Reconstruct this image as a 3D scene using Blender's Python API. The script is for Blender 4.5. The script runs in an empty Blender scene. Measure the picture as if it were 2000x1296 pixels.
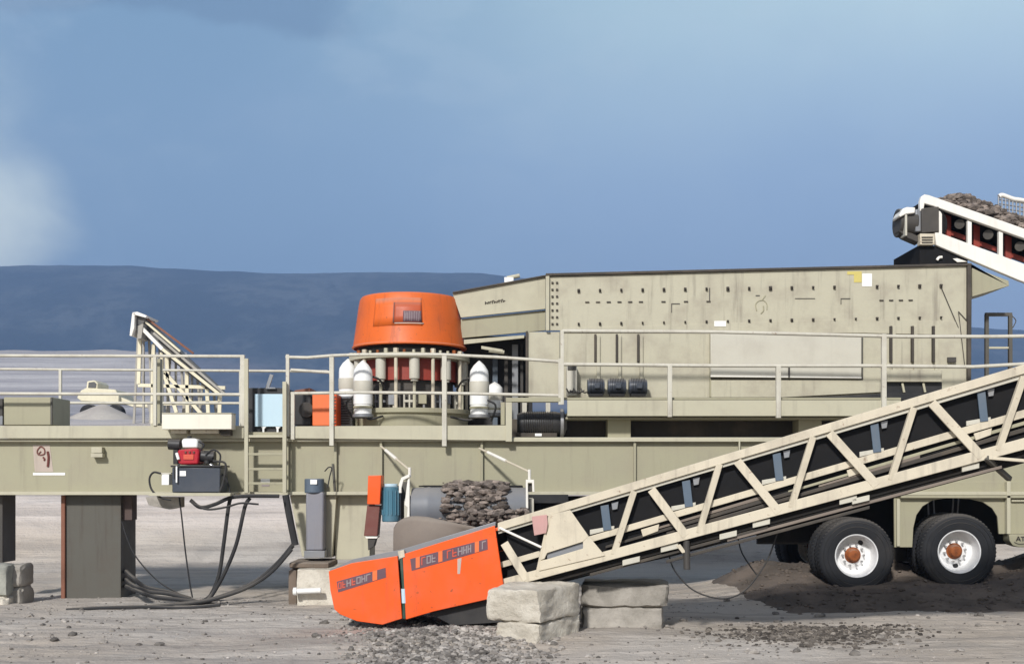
import bpy, bmesh, math, random
from mathutils import Vector, Matrix, noise
R = math.radians
S = bpy.context.scene
COL = S.collection
rnd = random.Random(7)

# ------------------------------------------------------------------ camera
FPX, CX, HY, EYE = 2250.0, 1000.0, 930.0, 1.6
cd = bpy.data.cameras.new('camera'); cam = bpy.data.objects.new('camera', cd); COL.objects.link(cam)
cam.location = (0, 0, EYE); cam.rotation_euler = (R(90), 0, 0)
cd.sensor_width = 36; cd.lens = 36 * FPX / 2000; cd.shift_y = (HY - 648) / 2000
cd.clip_start = .1; cd.clip_end = 9000
S.camera = cam
S.view_settings.view_transform = 'Standard'; S.view_settings.look = 'None'
S.view_settings.exposure = 0.0; S.view_settings.gamma = 1
S.cycles.use_denoising = True
S.cycles.max_bounces = 6; S.cycles.volume_bounces = 0

# ------------------------------------------------------------------ sun and sky
SUN_EL, SUN_AZ = 33.0, -162.0           # azimuth measured from +Y towards +X: behind the camera, to its left
se, sa = R(SUN_EL), R(SUN_AZ)
to_sun = Vector((math.sin(sa) * math.cos(se), math.cos(sa) * math.cos(se), math.sin(se)))
ld = bpy.data.lights.new('sun', 'SUN'); lo = bpy.data.objects.new('sun', ld); COL.objects.link(lo)
ld.energy = 3.9; ld.angle = R(4.5); ld.color = (1, .975, .935)
lo.rotation_euler = to_sun.to_track_quat('Z', 'Y').to_euler()
lo.location = (0, 0, 40)


class G:
    """tiny node-graph writer"""
    def __init__(s, nt): s.nt = nt
    def n(s, t, **kw):
        nd = s.nt.nodes.new(t)
        for k, v in kw.items():
            if k.startswith('i_'):
                s.put(nd.inputs[k[2:].replace('_', ' ')], v)
            else: setattr(nd, k, v)
        return nd
    def put(s, sock, v):
        if isinstance(v, bpy.types.NodeSocket): s.nt.links.new(v, sock)
        elif isinstance(v, (tuple, list)) and sock.type == 'RGBA': sock.default_value = tuple(v)[:3] + (1,)
        else: sock.default_value = v
    def m(s, op, a, b=0.0, c=0.0):
        nd = s.n('ShaderNodeMath', operation=op)
        for i, v in enumerate((a, b, c)): s.put(nd.inputs[i], v)
        return nd.outputs[0]
    def step(s, v, a, b, lo=0.0, hi=1.0):
        nd = s.n('ShaderNodeMapRange', interpolation_type='SMOOTHSTEP')
        for i, x in enumerate((v, a, b, lo, hi)): s.put(nd.inputs[i], x)
        return nd.outputs[0]
    def mix(s, f, a, b, mode='MIX'):
        nd = s.n('ShaderNodeMix', data_type='RGBA', blend_type=mode)
        s.put(nd.inputs[0], f); s.put(nd.inputs[6], a); s.put(nd.inputs[7], b)
        return nd.outputs[2]
    def noise(s, vec, scale, detail=4, rough=.55, dist=0.0):
        nd = s.n('ShaderNodeTexNoise'); s.put(nd.inputs['Vector'], vec)
        nd.inputs['Scale'].default_value = scale; nd.inputs['Detail'].default_value = detail
        nd.inputs['Roughness'].default_value = rough; nd.inputs['Distortion'].default_value = dist
        return nd.outputs[0]
    def vscale(s, vec, sc):
        nd = s.n('ShaderNodeMapping'); s.put(nd.inputs['Vector'], vec); nd.inputs['Scale'].default_value = sc
        return nd.outputs[0]


def srgb(r, g, b):
    f = lambda c: (c / 12.92 if c <= .04045 else ((c + .055) / 1.055) ** 2.4)
    return tuple(f(x / 255) for x in (r, g, b))


def build_world():
    w = bpy.data.worlds.new('World'); S.world = w; w.use_nodes = True
    nt = w.node_tree; nt.nodes.clear(); g = G(nt)
    sky = g.n('ShaderNodeTexSky', sky_type='NISHITA', sun_disc=False)
    sky.sun_elevation = se; sky.sun_rotation = sa; sky.air_density = 1.0; sky.dust_density = .6
    d = g.n('ShaderNodeTexCoord').outputs['Generated']
    sp = g.n('ShaderNodeSeparateXYZ', i_Vector=d); x, y, z = sp.outputs
    az = g.m('MULTIPLY', g.m('ARCTAN2', x, y), 57.2958)
    el = g.m('MULTIPLY', g.m('ARCSINE', z), 57.2958)
    # the storm front ahead: broad colour by bearing and height, with soft ragged noise
    soft = g.noise(g.vscale(d, (1, 1, 1.4)), 3.2, 5, .5, .3)
    rag = g.noise(g.vscale(d, (1, 1, 1.5)), 9.0, 6, .55, .35)
    wob = g.m('MULTIPLY', g.m('SUBTRACT', soft, .5), 16.0)
    rw = g.m('MULTIPLY', g.m('SUBTRACT', rag, .5), 9.0)
    azw = g.m('ADD', az, wob); elw = g.m('ADD', el, rw)
    low = g.mix(g.step(azw, -24.0, 24.0), srgb(110, 150, 190), srgb(146, 180, 222))
    mid = g.mix(g.step(az, -8.0, 6.0), low, srgb(140, 174, 216))
    base = g.mix(.35, low, mid)
    hi = g.mix(g.step(g.m('ADD', az, g.m('MULTIPLY', wob, .7)), -18.0, 26.0), srgb(98, 143, 182), srgb(196, 228, 240))
    base = g.mix(g.step(g.m('ADD', el, g.m('MULTIPLY', wob, .25)), 12.5, 24.0), base, hi)
    low_pale = g.m('MULTIPLY', g.step(el, 11.0, 5.5), g.step(az, 5.0, 22.0))
    base = g.mix(low_pale, base, srgb(164, 190, 228))
    # dark cloud lip, upper left
    dk = g.m('MULTIPLY', g.step(g.m('ADD', el, g.m('MULTIPLY', rw, .35)), 20.3, 20.9), g.step(g.m('ADD', az, g.m('MULTIPLY', wob, .4)), -6.0, -9.5))
    base = g.mix(g.m('MULTIPLY', dk, .75), base, srgb(78, 118, 158))
    # luminous break in the cloud at far left
    ex = g.m('DIVIDE', g.m('ADD', az, 25.6), 4.5); ey = g.m('DIVIDE', g.m('SUBTRACT', el, 10.8), 4.4)
    rr = g.m('SQRT', g.m('ADD', g.m('MULTIPLY', ex, ex), g.m('MULTIPLY', ey, ey)))
    rr = g.m('ADD', rr, g.m('MULTIPLY', g.m('ADD', rw, g.m('MULTIPLY', wob, .5)), .13))
    base = g.mix(g.step(rr, 1.35, .25), base, srgb(236, 252, 252))
    ex2 = g.m('DIVIDE', g.m('ADD', az, 26.0), 4.5); ey2 = g.m('DIVIDE', g.m('SUBTRACT', el, 17.2), 3.6)
    r2 = g.m('ADD', g.m('SQRT', g.m('ADD', g.m('MULTIPLY', ex2, ex2), g.m('MULTIPLY', ey2, ey2))), g.m('MULTIPLY', rw, .12))
    base = g.mix(g.m('MULTIPLY', g.step(r2, 1.1, .3), .35), base, srgb(170, 196, 215))
    base = g.mix(g.m('MULTIPLY', g.step(rag, .5, .8), .10), base, srgb(190, 205, 230))
    streak = g.noise(g.vscale(d, (2.0, 2.0, 1.5)), 2.6, 8, .55, .6)
    puff = g.noise(g.vscale(d, (1, 1, 1.9)), 6.5, 9, .6, .25)
    base = g.mix(g.m('MULTIPLY', g.step(streak, .50, .72), .14), base, srgb(160, 190, 218))
    base = g.mix(g.m('MULTIPLY', g.step(streak, .48, .28), .15), base, srgb(98, 136, 178))
    base = g.mix(g.m('MULTIPLY', g.m('MULTIPLY', g.step(puff, .50, .62), g.step(el, 11.0, 19.0)), .16), base, srgb(182, 206, 226))
    base = g.mix(.24, base, srgb(152, 166, 184))
    base = g.mix(1.0, base, (1.13, 1.08, 1.0), 'MULTIPLY')
    vm = g.n('ShaderNodeVectorMath', operation='SCALE'); g.put(vm.inputs[0], base); vm.inputs['Scale'].default_value = 12.9
    front = g.step(y, .40, .72)
    pale = g.n('ShaderNodeVectorMath', operation='SCALE'); g.put(pale.inputs[0], g.mix(g.step(g.noise(d, 2.2, 6, .6), .42, .62), sky.outputs[0], (5.6, 5.75, 6.0))); pale.inputs['Scale'].default_value = 1.0
    out = g.mix(front, pale.outputs[0], vm.outputs[0])
    bg = g.n('ShaderNodeBackground', i_Color=out, i_Strength=.1)
    wo = g.n('ShaderNodeOutputWorld'); nt.links.new(bg.outputs[0], wo.inputs[0])
build_world()


# ------------------------------------------------------------------ materials
def new_mat(name):
    m = bpy.data.materials.new(name); m.use_nodes = True
    nt = m.node_tree; nt.nodes.clear(); g = G(nt)
    b = g.n('ShaderNodeBsdfPrincipled'); o = g.n('ShaderNodeOutputMaterial'); nt.links.new(b.outputs[0], o.inputs[0])
    return m, g, b


def paint(name, col, rough=.5, metal=0.0, dirt=(.30, .26, .21), amt=.35, scale=2.2, streak=.35, bump=.15, spec=.4, dust=.25, rust=0.0):
    m, g, b = new_mat(name)
    oc = g.n('ShaderNodeTexCoord').outputs['Object']
    n1 = g.noise(oc, scale, 6, .6); n2 = g.noise(g.vscale(oc, (7, 7, .55)), 1.6, 4, .6)
    n3 = g.noise(oc, scale * 14, 5, .65)
    c = g.mix(g.m('MULTIPLY', g.step(n1, .42, .75), amt), col, dirt)
    c = g.mix(g.m('MULTIPLY', g.step(n2, .52, .78), streak), c, tuple(x * .62 for x in dirt))
    c = g.mix(g.m('MULTIPLY', g.step(n3, .52, .72), amt * .35), c, tuple(x * .75 for x in col))
    if rust:
        n4 = g.noise(oc, scale * 5, 7, .7, .4)
        c = g.mix(g.m('MULTIPLY', g.step(n4, .63 - rust * .1, .70), .75), c, (.16, .06, .025))
    if dust:
        ge = g.n('ShaderNodeNewGeometry'); nz = g.n('ShaderNodeSeparateXYZ', i_Vector=ge.outputs['Normal']).outputs[2]
        c = g.mix(g.m('MULTIPLY', g.step(nz, .35, .9), dust), c, (.42, .37, .31))
    g.put(b.inputs['Base Color'], c)
    b.inputs['Metallic'].default_value = metal; b.inputs['Specular IOR Level'].default_value = spec
    g.put(b.inputs['Roughness'], g.step(n1, .2, .8, max(.05, rough - .12), min(1, rough + .15)))
    if bump:
        bp = g.n('ShaderNodeBump', i_Strength=bump, i_Distance=.01, i_Height=g.m('ADD', g.m('MULTIPLY', n3, .5), n1)); g.put(b.inputs['Normal'], bp.outputs[0])
    return m


M = {}
M['tan'] = paint('tan_paint', (.345, .325, .225), .55, amt=.34, streak=.30)
M['tan_light'] = paint('pale_tan_paint', (.475, .448, .335), .55, amt=.32, streak=.25)
M['tan_screen'] = paint('dusty_tan_paint', (.465, .437, .335), .65, amt=.55, streak=.6, scale=2.8, bump=.4)
M['tan_cover'] = paint('grey_tan_paint', (.53, .505, .43), .55, amt=.25, streak=.15)
M['cream'] = paint('cream_paint', (.60, .535, .415), .55, amt=.42, streak=.45, scale=3, rust=.2)
M['leg_brown'] = paint('brown_leg_steel', (.085, .058, .052), .7, amt=.4, streak=.3, dirt=(.12, .09, .07))
M['shade_black'] = paint('shade_black_steel', (.016, .0145, .013), .8, dirt=(.05, .042, .036), amt=.4, streak=.3, dust=.2, spec=.2)  # near-black colour stands for shade under the trailer and conveyor
M['rail'] = paint('rail_paint', (.57, .545, .465), .5, amt=.4, streak=.3, scale=4, rust=.15)
M['nameplate'] = paint('brown_orange_plate', (.46, .085, .028), .5, amt=.4, streak=.2, dirt=(.3, .07, .04))
M['cream_box'] = paint('cream_box_paint', (.78, .74, .63), .45, amt=.12, streak=.1)
M['white'] = paint('white_paint', (.82, .79, .73), .4, amt=.15, streak=.14)
M['bright_white'] = paint('bright_white_enamel', (.86, .86, .84), .3, amt=.06, streak=.06)
M['orange'] = paint('orange_paint', (.86, .105, .012), .42, dirt=(.60, .13, .06), amt=.42, streak=.35, bump=.2, dust=.4, rust=.1)
M['orange_dull'] = paint('weathered_orange_paint', (.68, .128, .017), .5, dirt=(.42, .10, .04), amt=.45, streak=.5, dust=.4, rust=.1)
M['orange_pale'] = paint('faded_orange_paint', (.80, .17, .05), .5, dirt=(.6, .2, .1), amt=.3, streak=.2)
M['maroon'] = paint('maroon_paint', (.16, .05, .04), .5, amt=.3, streak=.2)
M['red_primer'] = paint('red_oxide_paint', (.30, .045, .03), .5, amt=.3, streak=.25, dirt=(.12, .06, .05))
M['red'] = paint('red_enamel', (.42, .015, .03), .3, amt=.15, streak=.1, dirt=(.25, .05, .05))
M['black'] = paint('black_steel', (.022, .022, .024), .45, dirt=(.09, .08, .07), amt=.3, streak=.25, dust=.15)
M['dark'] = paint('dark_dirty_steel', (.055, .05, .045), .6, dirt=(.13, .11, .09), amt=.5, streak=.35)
M['brown_dark'] = paint('dark_brown_steel', (.050, .043, .036), .75, dirt=(.16, .13, .1), amt=.5, streak=.4)
M['rubber'] = paint('black_rubber', (.030, .030, .032), .75, dirt=(.13, .12, .105), amt=.32, streak=.1, bump=.3, spec=.25)
M['tyre'] = paint('tyre_rubber', (.022, .023, .026), .8, dirt=(.075, .068, .062), amt=.35, streak=.0, scale=3, bump=.3, spec=.22, dust=.2)
M['belt'] = paint('belt_rubber', (.012, .012, .013), .85, dirt=(.035, .032, .03), amt=.35, streak=.1, spec=.15, dust=.1)
M['rubber_brown'] = paint('dusty_rubber_sheet', (.20, .165, .14), .8, dirt=(.33, .28, .23), amt=.45, streak=.3, bump=.2, spec=.2)
M['navy'] = paint('navy_steel', (.045, .055, .075), .42, amt=.2, streak=.2, dirt=(.14, .13, .12))
M['blue_grey'] = paint('blue_grey_steel', (.085, .12, .165), .5, amt=.25, streak=.2, dirt=(.25, .24, .22))
M['teal'] = paint('teal_blue_paint', (.06, .17, .24), .45, amt=.3, streak=.25, dirt=(.2, .2, .19))
M['sky_panel'] = paint('pale_blue_panel', (.50, .66, .76), .35, amt=.06, streak=.04, dirt=(.5, .55, .58))
M['steel'] = paint('grey_steel', (.24, .25, .27), .42, metal=.35, amt=.4, streak=.2)
M['drum'] = paint('blue_grey_drum_rubber', (.16, .17, .19), .5, amt=.45, streak=.0, dirt=(.27, .25, .23))
M['rim'] = paint('white_wheel_enamel', (.80, .80, .80), .28, amt=.18, streak=.05, dirt=(.45, .40, .36), dust=0)
M['chrome'] = paint('bright_nut_steel', (.55, .55, .56), .25, metal=.8, amt=.2, streak=0)
M['rust'] = paint('rusty_hub', (.30, .085, .02), .75, dirt=(.09, .03, .015), amt=.8, scale=9, streak=0, bump=.5)
M['rust_dark'] = paint('rusty_edge_steel', (.22, .09, .055), .7, dirt=(.12, .06, .04), amt=.6, streak=.3)
M['grey_tan'] = paint('shaded_grimy_olive_steel', (.095, .09, .076), .65, dirt=(.10, .075, .06), amt=.5, streak=.6)  # grimed olive steel, darkened to stand for shade on the left leg
M['jack'] = paint('grey_violet_steel', (.22, .22, .25), .5, amt=.35, streak=.3)
M['pink'] = paint('faded_pink_cloth', (.52, .30, .28), .8, amt=.3, streak=.3)
M['decal_dark'] = paint('dark_violet_decal', (.13, .07, .09), .5, amt=.3, streak=0, dirt=(.2, .1, .1))
M['decal_grey'] = paint('worn_grey_decal', (.30, .25, .26), .6, amt=.3, streak=0)
M['decal_red'] = paint('red_decal', (.60, .09, .05), .5, amt=.2, streak=0)
M['decal_blue'] = paint('blue_violet_decal', (.20, .17, .36), .5, amt=.2, streak=0)
M['pink_decal'] = paint('faded_pink_decal', (.46, .385, .33), .6, amt=.3, streak=.2)
M['yellow'] = paint('yellow_sticker', (.62, .52, .14), .5, amt=.2, streak=.1)
M['green'] = paint('dark_green_rod', (.01, .06, .045), .4, amt=.2, streak=.1)
M['far_cream'] = paint('dusty_cream_paint', (.74, .68, .50), .6, amt=.2, streak=.15)
M['far_grey'] = paint('dusty_grey_steel', (.36, .34, .30), .7, amt=.3, streak=.3)
M['far_dark'] = paint('dusty_dark_belt', (.10, .10, .10), .7, amt=.4, streak=.2)
M['timber'] = paint('brown_timber', (.17, .13, .10), .8, dirt=(.10, .08, .06), amt=.5, streak=.4, bump=.4)


def stone(name, col, dark, scale=5, bump=.5, pale=None, isl=False):
    m, g, b = new_mat(name)
    oc = g.n('ShaderNodeTexCoord').outputs['Object']
    n1 = g.noise(oc, scale, 8, .62); n2 = g.noise(oc, scale * 9, 6, .7); n3 = g.noise(g.vscale(oc, (1, 1, 3)), scale * .6, 4)
    c = g.mix(g.step(n1, .35, .7), dark, col)
    c = g.mix(g.m('MULTIPLY', g.step(n3, .55, .75), .5), c, pale or tuple(min(.85, x * 1.25) for x in col))
    c = g.mix(g.m('MULTIPLY', g.step(n2, .55, .72), .5), c, tuple(x * .6 for x in dark))
    if isl:
        ri = g.n('ShaderNodeNewGeometry').outputs['Random Per Island']
        k = g.step(ri, 0.0, 1.0, .55, 1.6); cc = g.n('ShaderNodeCombineXYZ'); [g.put(cc.inputs[i], g.m('MULTIPLY', k, (1.0, 1.0, 1.0)[i])) for i in range(3)]
        c = g.mix(1.0, c, cc.outputs[0], 'MULTIPLY')
    g.put(b.inputs['Base Color'], c); b.inputs['Roughness'].default_value = .92; b.inputs['Specular IOR Level'].default_value = .2
    bp = g.n('ShaderNodeBump', i_Strength=bump, i_Distance=.03, i_Height=g.m('ADD', n1, g.m('MULTIPLY', n2, .6))); g.put(b.inputs['Normal'], bp.outputs[0])
    return m


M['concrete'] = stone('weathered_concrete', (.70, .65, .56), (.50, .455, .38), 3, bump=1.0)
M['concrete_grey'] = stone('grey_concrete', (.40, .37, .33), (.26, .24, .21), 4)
M['concrete_green'] = stone('greenish_concrete', (.40, .40, .35), (.26, .26, .23), 4)
M['gravel'] = stone('grey_gravel', (.35, .32, .29), (.16, .145, .13), 3.5, isl=True)
M['crumbs'] = stone('dark_damp_crumbs', (.16, .14, .12), (.08, .07, .062), 5, isl=True)
M['shadow_soil'] = stone('shadow_brown_soil', (.17, .138, .115), (.10, .083, .07), 1.6, bump=.8, pale=(.22, .185, .155))  # brown earth, darkened to stand for shadow round the wheels
M['rock'] = stone('crushed_brown_rock', (.25, .205, .175), (.10, .083, .073), 7, isl=True)
M['pile'] = stone('pale_stockpile_stone', (.46, .43, .39), (.34, .31, .29), .5)


def ground_mat():
    m, g, b = new_mat('quarry_dirt')
    oc = g.n('ShaderNodeTexCoord').outputs['Object']
    xyz = g.n('ShaderNodeSeparateXYZ', i_Vector=oc)
    tr = g.noise(g.vscale(oc, (.12, 1.7, 1.7)), 1.7, 7, .6, .25)       # wheel-worn streaks that run along the yard
    tr2 = g.noise(g.vscale(oc, (.5, 5, 5)), 1.9, 6, .65)
    big = g.noise(oc, .35, 4, .55); mid = g.noise(oc, 2.4, 7, .62); fine = g.noise(oc, 26, 6, .7)
    strat = g.noise(g.vscale(oc, (.10, .8, 5.2)), 1.3, 6, .6)
    c = g.mix(g.step(big, .35, .65), (.50, .458, .412), (.46, .398, .335))
    c = g.mix(g.m('MULTIPLY', g.step(tr, .48, .62), .65), c, (.31, .278, .25))
    c = g.mix(g.m('MULTIPLY', g.step(tr2, .52, .72), .45), c, (.50, .455, .405))
    c = g.mix(g.m('MULTIPLY', g.step(mid, .56, .74), .45), c, (.22, .19, .17))
    c = g.mix(g.m('MULTIPLY', g.step(fine, .56, .70), .35), c, (.23, .20, .18))
    # pale dry benches on the bank behind the machines
    bank = g.step(xyz.outputs[2], .35, 1.0)
    cb = g.mix(g.step(strat, .36, .66), (.45, .40, .365), (.64, .575, .53))
    cb = g.mix(g.m('MULTIPLY', g.step(fine, .55, .7), .22), cb, (.27, .235, .21))
    far = g.step(xyz.outputs[2], 2.5, 4.2)
    cf = g.mix(g.step(g.noise(g.vscale(oc, (.03, .06, 1.4)), 1.5, 7, .65), .38, .62), (.25, .245, .275), (.42, .41, .425))
    cb = g.mix(far, cb, cf)
    c = g.mix(bank, c, cb)
    g.put(b.inputs['Base Color'], c); b.inputs['Roughness'].default_value = .95; b.inputs['Specular IOR Level'].default_value = .15
    h = g.m('ADD', g.m('ADD', g.m('MULTIPLY', mid, 1.0), g.m('MULTIPLY', fine, .22)), g.m('MULTIPLY', tr2, .6))
    h = g.m('ADD', h, g.m('MULTIPLY', strat, g.m('MULTIPLY', bank, 1.2)))
    bp = g.n('ShaderNodeBump', i_Strength=.8, i_Distance=.08, i_Height=h); g.put(b.inputs['Normal'], bp.outputs[0])
    return m


M['ground'] = ground_mat()


def hill_mat():
    m, g, b = new_mat('forested_hillside')
    oc = g.n('ShaderNodeTexCoord').outputs['Object']
    n1 = g.noise(oc, .004, 8, .65); n2 = g.noise(oc, .03, 6, .7); z = g.n('ShaderNodeSeparateXYZ', i_Vector=oc).outputs[2]
    st = g.noise(g.vscale(oc, (.35, .35, 2.2)), .006, 6, .6)
    c = g.mix(g.step(n1, .42, .60), (.008, .015, .018), (.065, .072, .07))
    c = g.mix(g.m('MULTIPLY', g.step(n2, .44, .60), .75), c, (.008, .014, .013))
    bare = g.m('MULTIPLY', g.step(st, .50, .66), g.step(z, 330.0, 90.0))
    c = g.mix(g.m('MULTIPLY', bare, .6), c, (.26, .22, .21))
    g.put(b.inputs['Normal'], g.n('ShaderNodeBump', i_Strength=.9, i_Distance=14.0, i_Height=g.m('ADD', n1, g.m('MULTIPLY', n2, .3))).outputs[0])
    g.put(b.inputs['Base Color'], c); b.inputs['Roughness'].default_value = 1; b.inputs['Specular IOR Level'].default_value = .05
    return m


M['hills'] = hill_mat()


# ------------------------------------------------------------------ geometry helpers
def P(px, py, Y):
    return Vector(((px - CX) * Y / FPX, Y, EYE + (HY - py) * Y / FPX))


def ico_template(sub):
    bm = bmesh.new(); bmesh.ops.create_icosphere(bm, subdivisions=sub, radius=1)
    v = [x.co.copy() for x in bm.verts]; f = [[q.index for q in p.verts] for p in bm.faces]; bm.free(); return v, f


ICO = {1: ico_template(1), 2: ico_template(2), 3: ico_template(3)}


class MB:
    def __init__(s): s.v = []; s.f = []
    def add(s, vs, fs):
        o = len(s.v); s.v += [Vector(x) for x in vs]; s.f += [[i + o for i in q] for q in fs]; return s
    def box(s, a, b):
        x0, x1 = sorted((a[0], b[0])); y0, y1 = sorted((a[1], b[1])); z0, z1 = sorted((a[2], b[2]))
        return s.add([(x0, y0, z0), (x1, y0, z0), (x1, y1, z0), (x0, y1, z0), (x0, y0, z1), (x1, y0, z1), (x1, y1, z1), (x0, y1, z1)],
                     [(0, 1, 2, 3), (4, 7, 6, 5), (0, 4, 5, 1), (1, 5, 6, 2), (2, 6, 7, 3), (3, 7, 4, 0)])
    def pbox(s, px0, py0, px1, py1, Y, dep):
        a = P(px0, py0, Y); b = P(px1, py1, Y); return s.box(a, (b.x, Y + dep, b.z))
    def prism(s, pts, off):
        n = len(pts); off = Vector(off); pts = [Vector(p) for p in pts]
        return s.add(pts + [p + off for p in pts], [list(range(n)), list(range(2 * n - 1, n - 1, -1))] + [[i, i + n, (i + 1) % n + n, (i + 1) % n] for i in range(n)])
    def pprism(s, pp, Y, dep):
        return s.prism([P(a, b, Y) for a, b in pp], (0, dep, 0))
    def bar(s, p, q, w, h, up=(0, 0, 1)):
        p, q = Vector(p), Vector(q); d = (q - p).normalized(); up = Vector(up)
        sd = d.cross(up)
        if sd.length < 1e-3: sd = d.cross(Vector((0, 1, 0)))
        sd.normalize(); u = sd.cross(d).normalized()
        c = [sd * a * w / 2 + u * b * h / 2 for a, b in ((-1, -1), (1, -1), (1, 1), (-1, 1))]
        return s.add([p + k for k in c] + [q + k for k in c], [(3, 2, 1, 0), (4, 5, 6, 7), (0, 1, 5, 4), (1, 2, 6, 5), (2, 3, 7, 6), (3, 0, 4, 7)])
    def tube(s, pts, r, n=8, r1=None):
        pts = [Vector(p) for p in pts]; m = len(pts); vs = []; prev = None
        for i, p in enumerate(pts):
            d = (pts[min(i + 1, m - 1)] - pts[max(i - 1, 0)]).normalized()
            if prev is None:
                a = d.cross(Vector((0, 0, 1)))
                if a.length < 1e-2: a = d.cross(Vector((0, 1, 0)))
            else: a = prev - d * prev.dot(d)
            a.normalize(); prev = a; b = d.cross(a)
            rr = r if r1 is None else r + (r1 - r) * i / max(1, m - 1)
            vs += [p + (a * math.cos(2 * math.pi * k / n) + b * math.sin(2 * math.pi * k / n)) * rr for k in range(n)]
        fs = [list(range(n - 1, -1, -1)), [(m - 1) * n + k for k in range(n)]]
        for i in range(m - 1):
            for k in range(n):
                k2 = (k + 1) % n; fs.append((i * n + k, i * n + k2, (i + 1) * n + k2, (i + 1) * n + k))
        return s.add(vs, fs)
    def lathe(s, prof, c, axis='z', n=32, t0=0.0, t1=None, cap=False):
        """prof: (radius, height) pairs turned about an axis through c; t0/t1 in radians for an open sector"""
        full = t1 is None; t1 = 2 * math.pi if full else t1; c = Vector(c); cols = n if full else n + 1; vs = []
        for r, h in prof:
            for k in range(cols):
                t = t0 + (t1 - t0) * k / n; a, b = r * math.cos(t), r * math.sin(t)
                vs.append(c + (Vector((a, b, h)) if axis == 'z' else Vector((a, h, b)) if axis == 'y' else Vector((h, a, b))))
        fs = []
        for i in range(len(prof) - 1):
            for k in range(n):
                k2 = (k + 1) % cols if full else k + 1
                fs.append((i * cols + k, i * cols + k2, (i + 1) * cols + k2, (i + 1) * cols + k))
        if full and cap:
            for i in (0, len(prof) - 1):
                if prof[i][0] > 1e-4 and prof[0] != prof[-1]: fs.append([i * cols + k for k in range(n)])
        return s.add(vs, fs)
    def rock(s, c, r, seed, sub=1, sq=(1, 1, .75), amp=.45):
        V, F = ICO[sub]; q = Vector((seed * 1.37, seed * .71, seed * 2.13)); c = Vector(c)
        rot = Matrix.Rotation(seed * 2.1, 3, 'Z') @ Matrix.Rotation(seed * 1.3, 3, 'X')
        vs = []
        for v in V:
            k = 1 + amp * (noise.noise(v * 1.1 + q)) + (.12 * noise.noise(v * 3 + q) if sub > 1 else 0)
            w = rot @ (v * k); vs.append(c + Vector((w.x * r * sq[0], w.y * r * sq[1], w.z * r * sq[2])))
        return s.add(vs, F)
    def rough_box(s, a, b, rotz=0.0, cut=6, amp=.02, seed=0, pivot=None, chip=.5, taper=0.0):
        """a block whose faces and edges are broken by noise"""
        a, b = Vector(a), Vector(b); ce = (a + b) / 2; sz = b - a; bm = bmesh.new(); bmesh.ops.create_cube(bm, size=1)
        bmesh.ops.subdivide_edges(bm, edges=bm.edges[:], cuts=cut, use_grid_fill=True)
        rm = Matrix.Rotation(rotz, 3, 'Z'); pv = Vector(pivot) if pivot is not None else ce
        for v in bm.verts:
            u = v.co * 2; edge = sum(1 for k in u if abs(k) > .93)
            w = Vector((v.co.x * sz.x, v.co.y * sz.y, v.co.z * sz.z)); w.x *= 1 - taper * v.co.z; w.y *= 1 - taper * v.co.z
            q = (w + ce) * 3.1 + Vector((seed * 3.3, seed, seed * 1.7))
            w += noise.noise_vector(q) * amp + noise.noise_vector(q * 3) * amp * .5 + noise.noise_vector(q * 8) * amp * .35
            if edge >= 2: w *= 1 - chip * amp * (1.1 + noise.noise(q * 2.2)) / max(.1, min(sz)) * (1.0 if edge == 2 else 1.5)
            v.co = rm @ (w + ce - pv) + pv
        vs = [v.co.copy() for v in bm.verts]; fs = [[q.index for q in f.verts] for f in bm.faces]; bm.free()
        return s.add(vs, fs)
    def build(s, name, mat, parent=None, bevel=.004, smooth=True, base=None):
        off = Vector((0, 0, 0)); p = parent
        while p is not None: off += p.location; p = p.parent
        if parent is None and base is not None: off = Vector(base)
        me = bpy.data.meshes.new(name); me.from_pydata([v - off for v in s.v], [], s.f); me.update()
        bm = bmesh.new(); bm.from_mesh(me); bmesh.ops.recalc_face_normals(bm, faces=bm.faces[:]); bm.to_mesh(me); bm.free()
        if smooth:
            me.polygons.foreach_set('use_smooth', [True] * len(me.polygons)); me.set_sharp_from_angle(angle=R(38))
        o = bpy.data.objects.new(name, me); COL.objects.link(o); me.materials.append(M[mat] if isinstance(mat, str) else mat)
        if parent is not None: o.parent = parent
        else: o.location = off
        if bevel:
            md = o.modifiers.new('edge', 'BEVEL'); md.width = bevel; md.segments = 2; md.limit_method = 'ANGLE'; md.angle_limit = R(40); md.use_clamp_overlap = True
        return o


def tag(o, label, cat, group=None, kind=None):
    o['label'] = label; o['category'] = cat
    if group: o['group'] = group
    if kind: o['kind'] = kind
    return o


def thing(name, label, cat, loc, group=None):
    o = bpy.data.objects.new(name, None); COL.objects.link(o); o.location = Vector(loc); o.empty_display_size = .2
    return tag(o, label, cat, group)


def copy_part(o, parent, loc):
    c = o.copy(); COL.objects.link(c); c.parent = parent; c.location = loc
    for ch in o.children:
        k = ch.copy(); COL.objects.link(k); k.parent = c
    return c


def smooth01(a, b, x):
    t = max(0., min(1., (x - a) / (b - a))); return t * t * (3 - 2 * t)


def curve(pts, n=8):
    """Catmull-Rom through the points"""
    pts = [Vector(p) for p in pts]; q = [pts[0] * 2 - pts[1]] + pts + [pts[-1] * 2 - pts[-2]]; out = []
    for i in range(1, len(q) - 2):
        for k in range(n):
            t = k / n; a, b, c, d = q[i - 1], q[i], q[i + 1], q[i + 2]
            out.append(.5 * ((2 * b) + (c - a) * t + (2 * a - 5 * b + 4 * c - d) * t * t + (3 * b - a - 3 * c + d) * t ** 3))
    return out + [pts[-1]]


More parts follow.
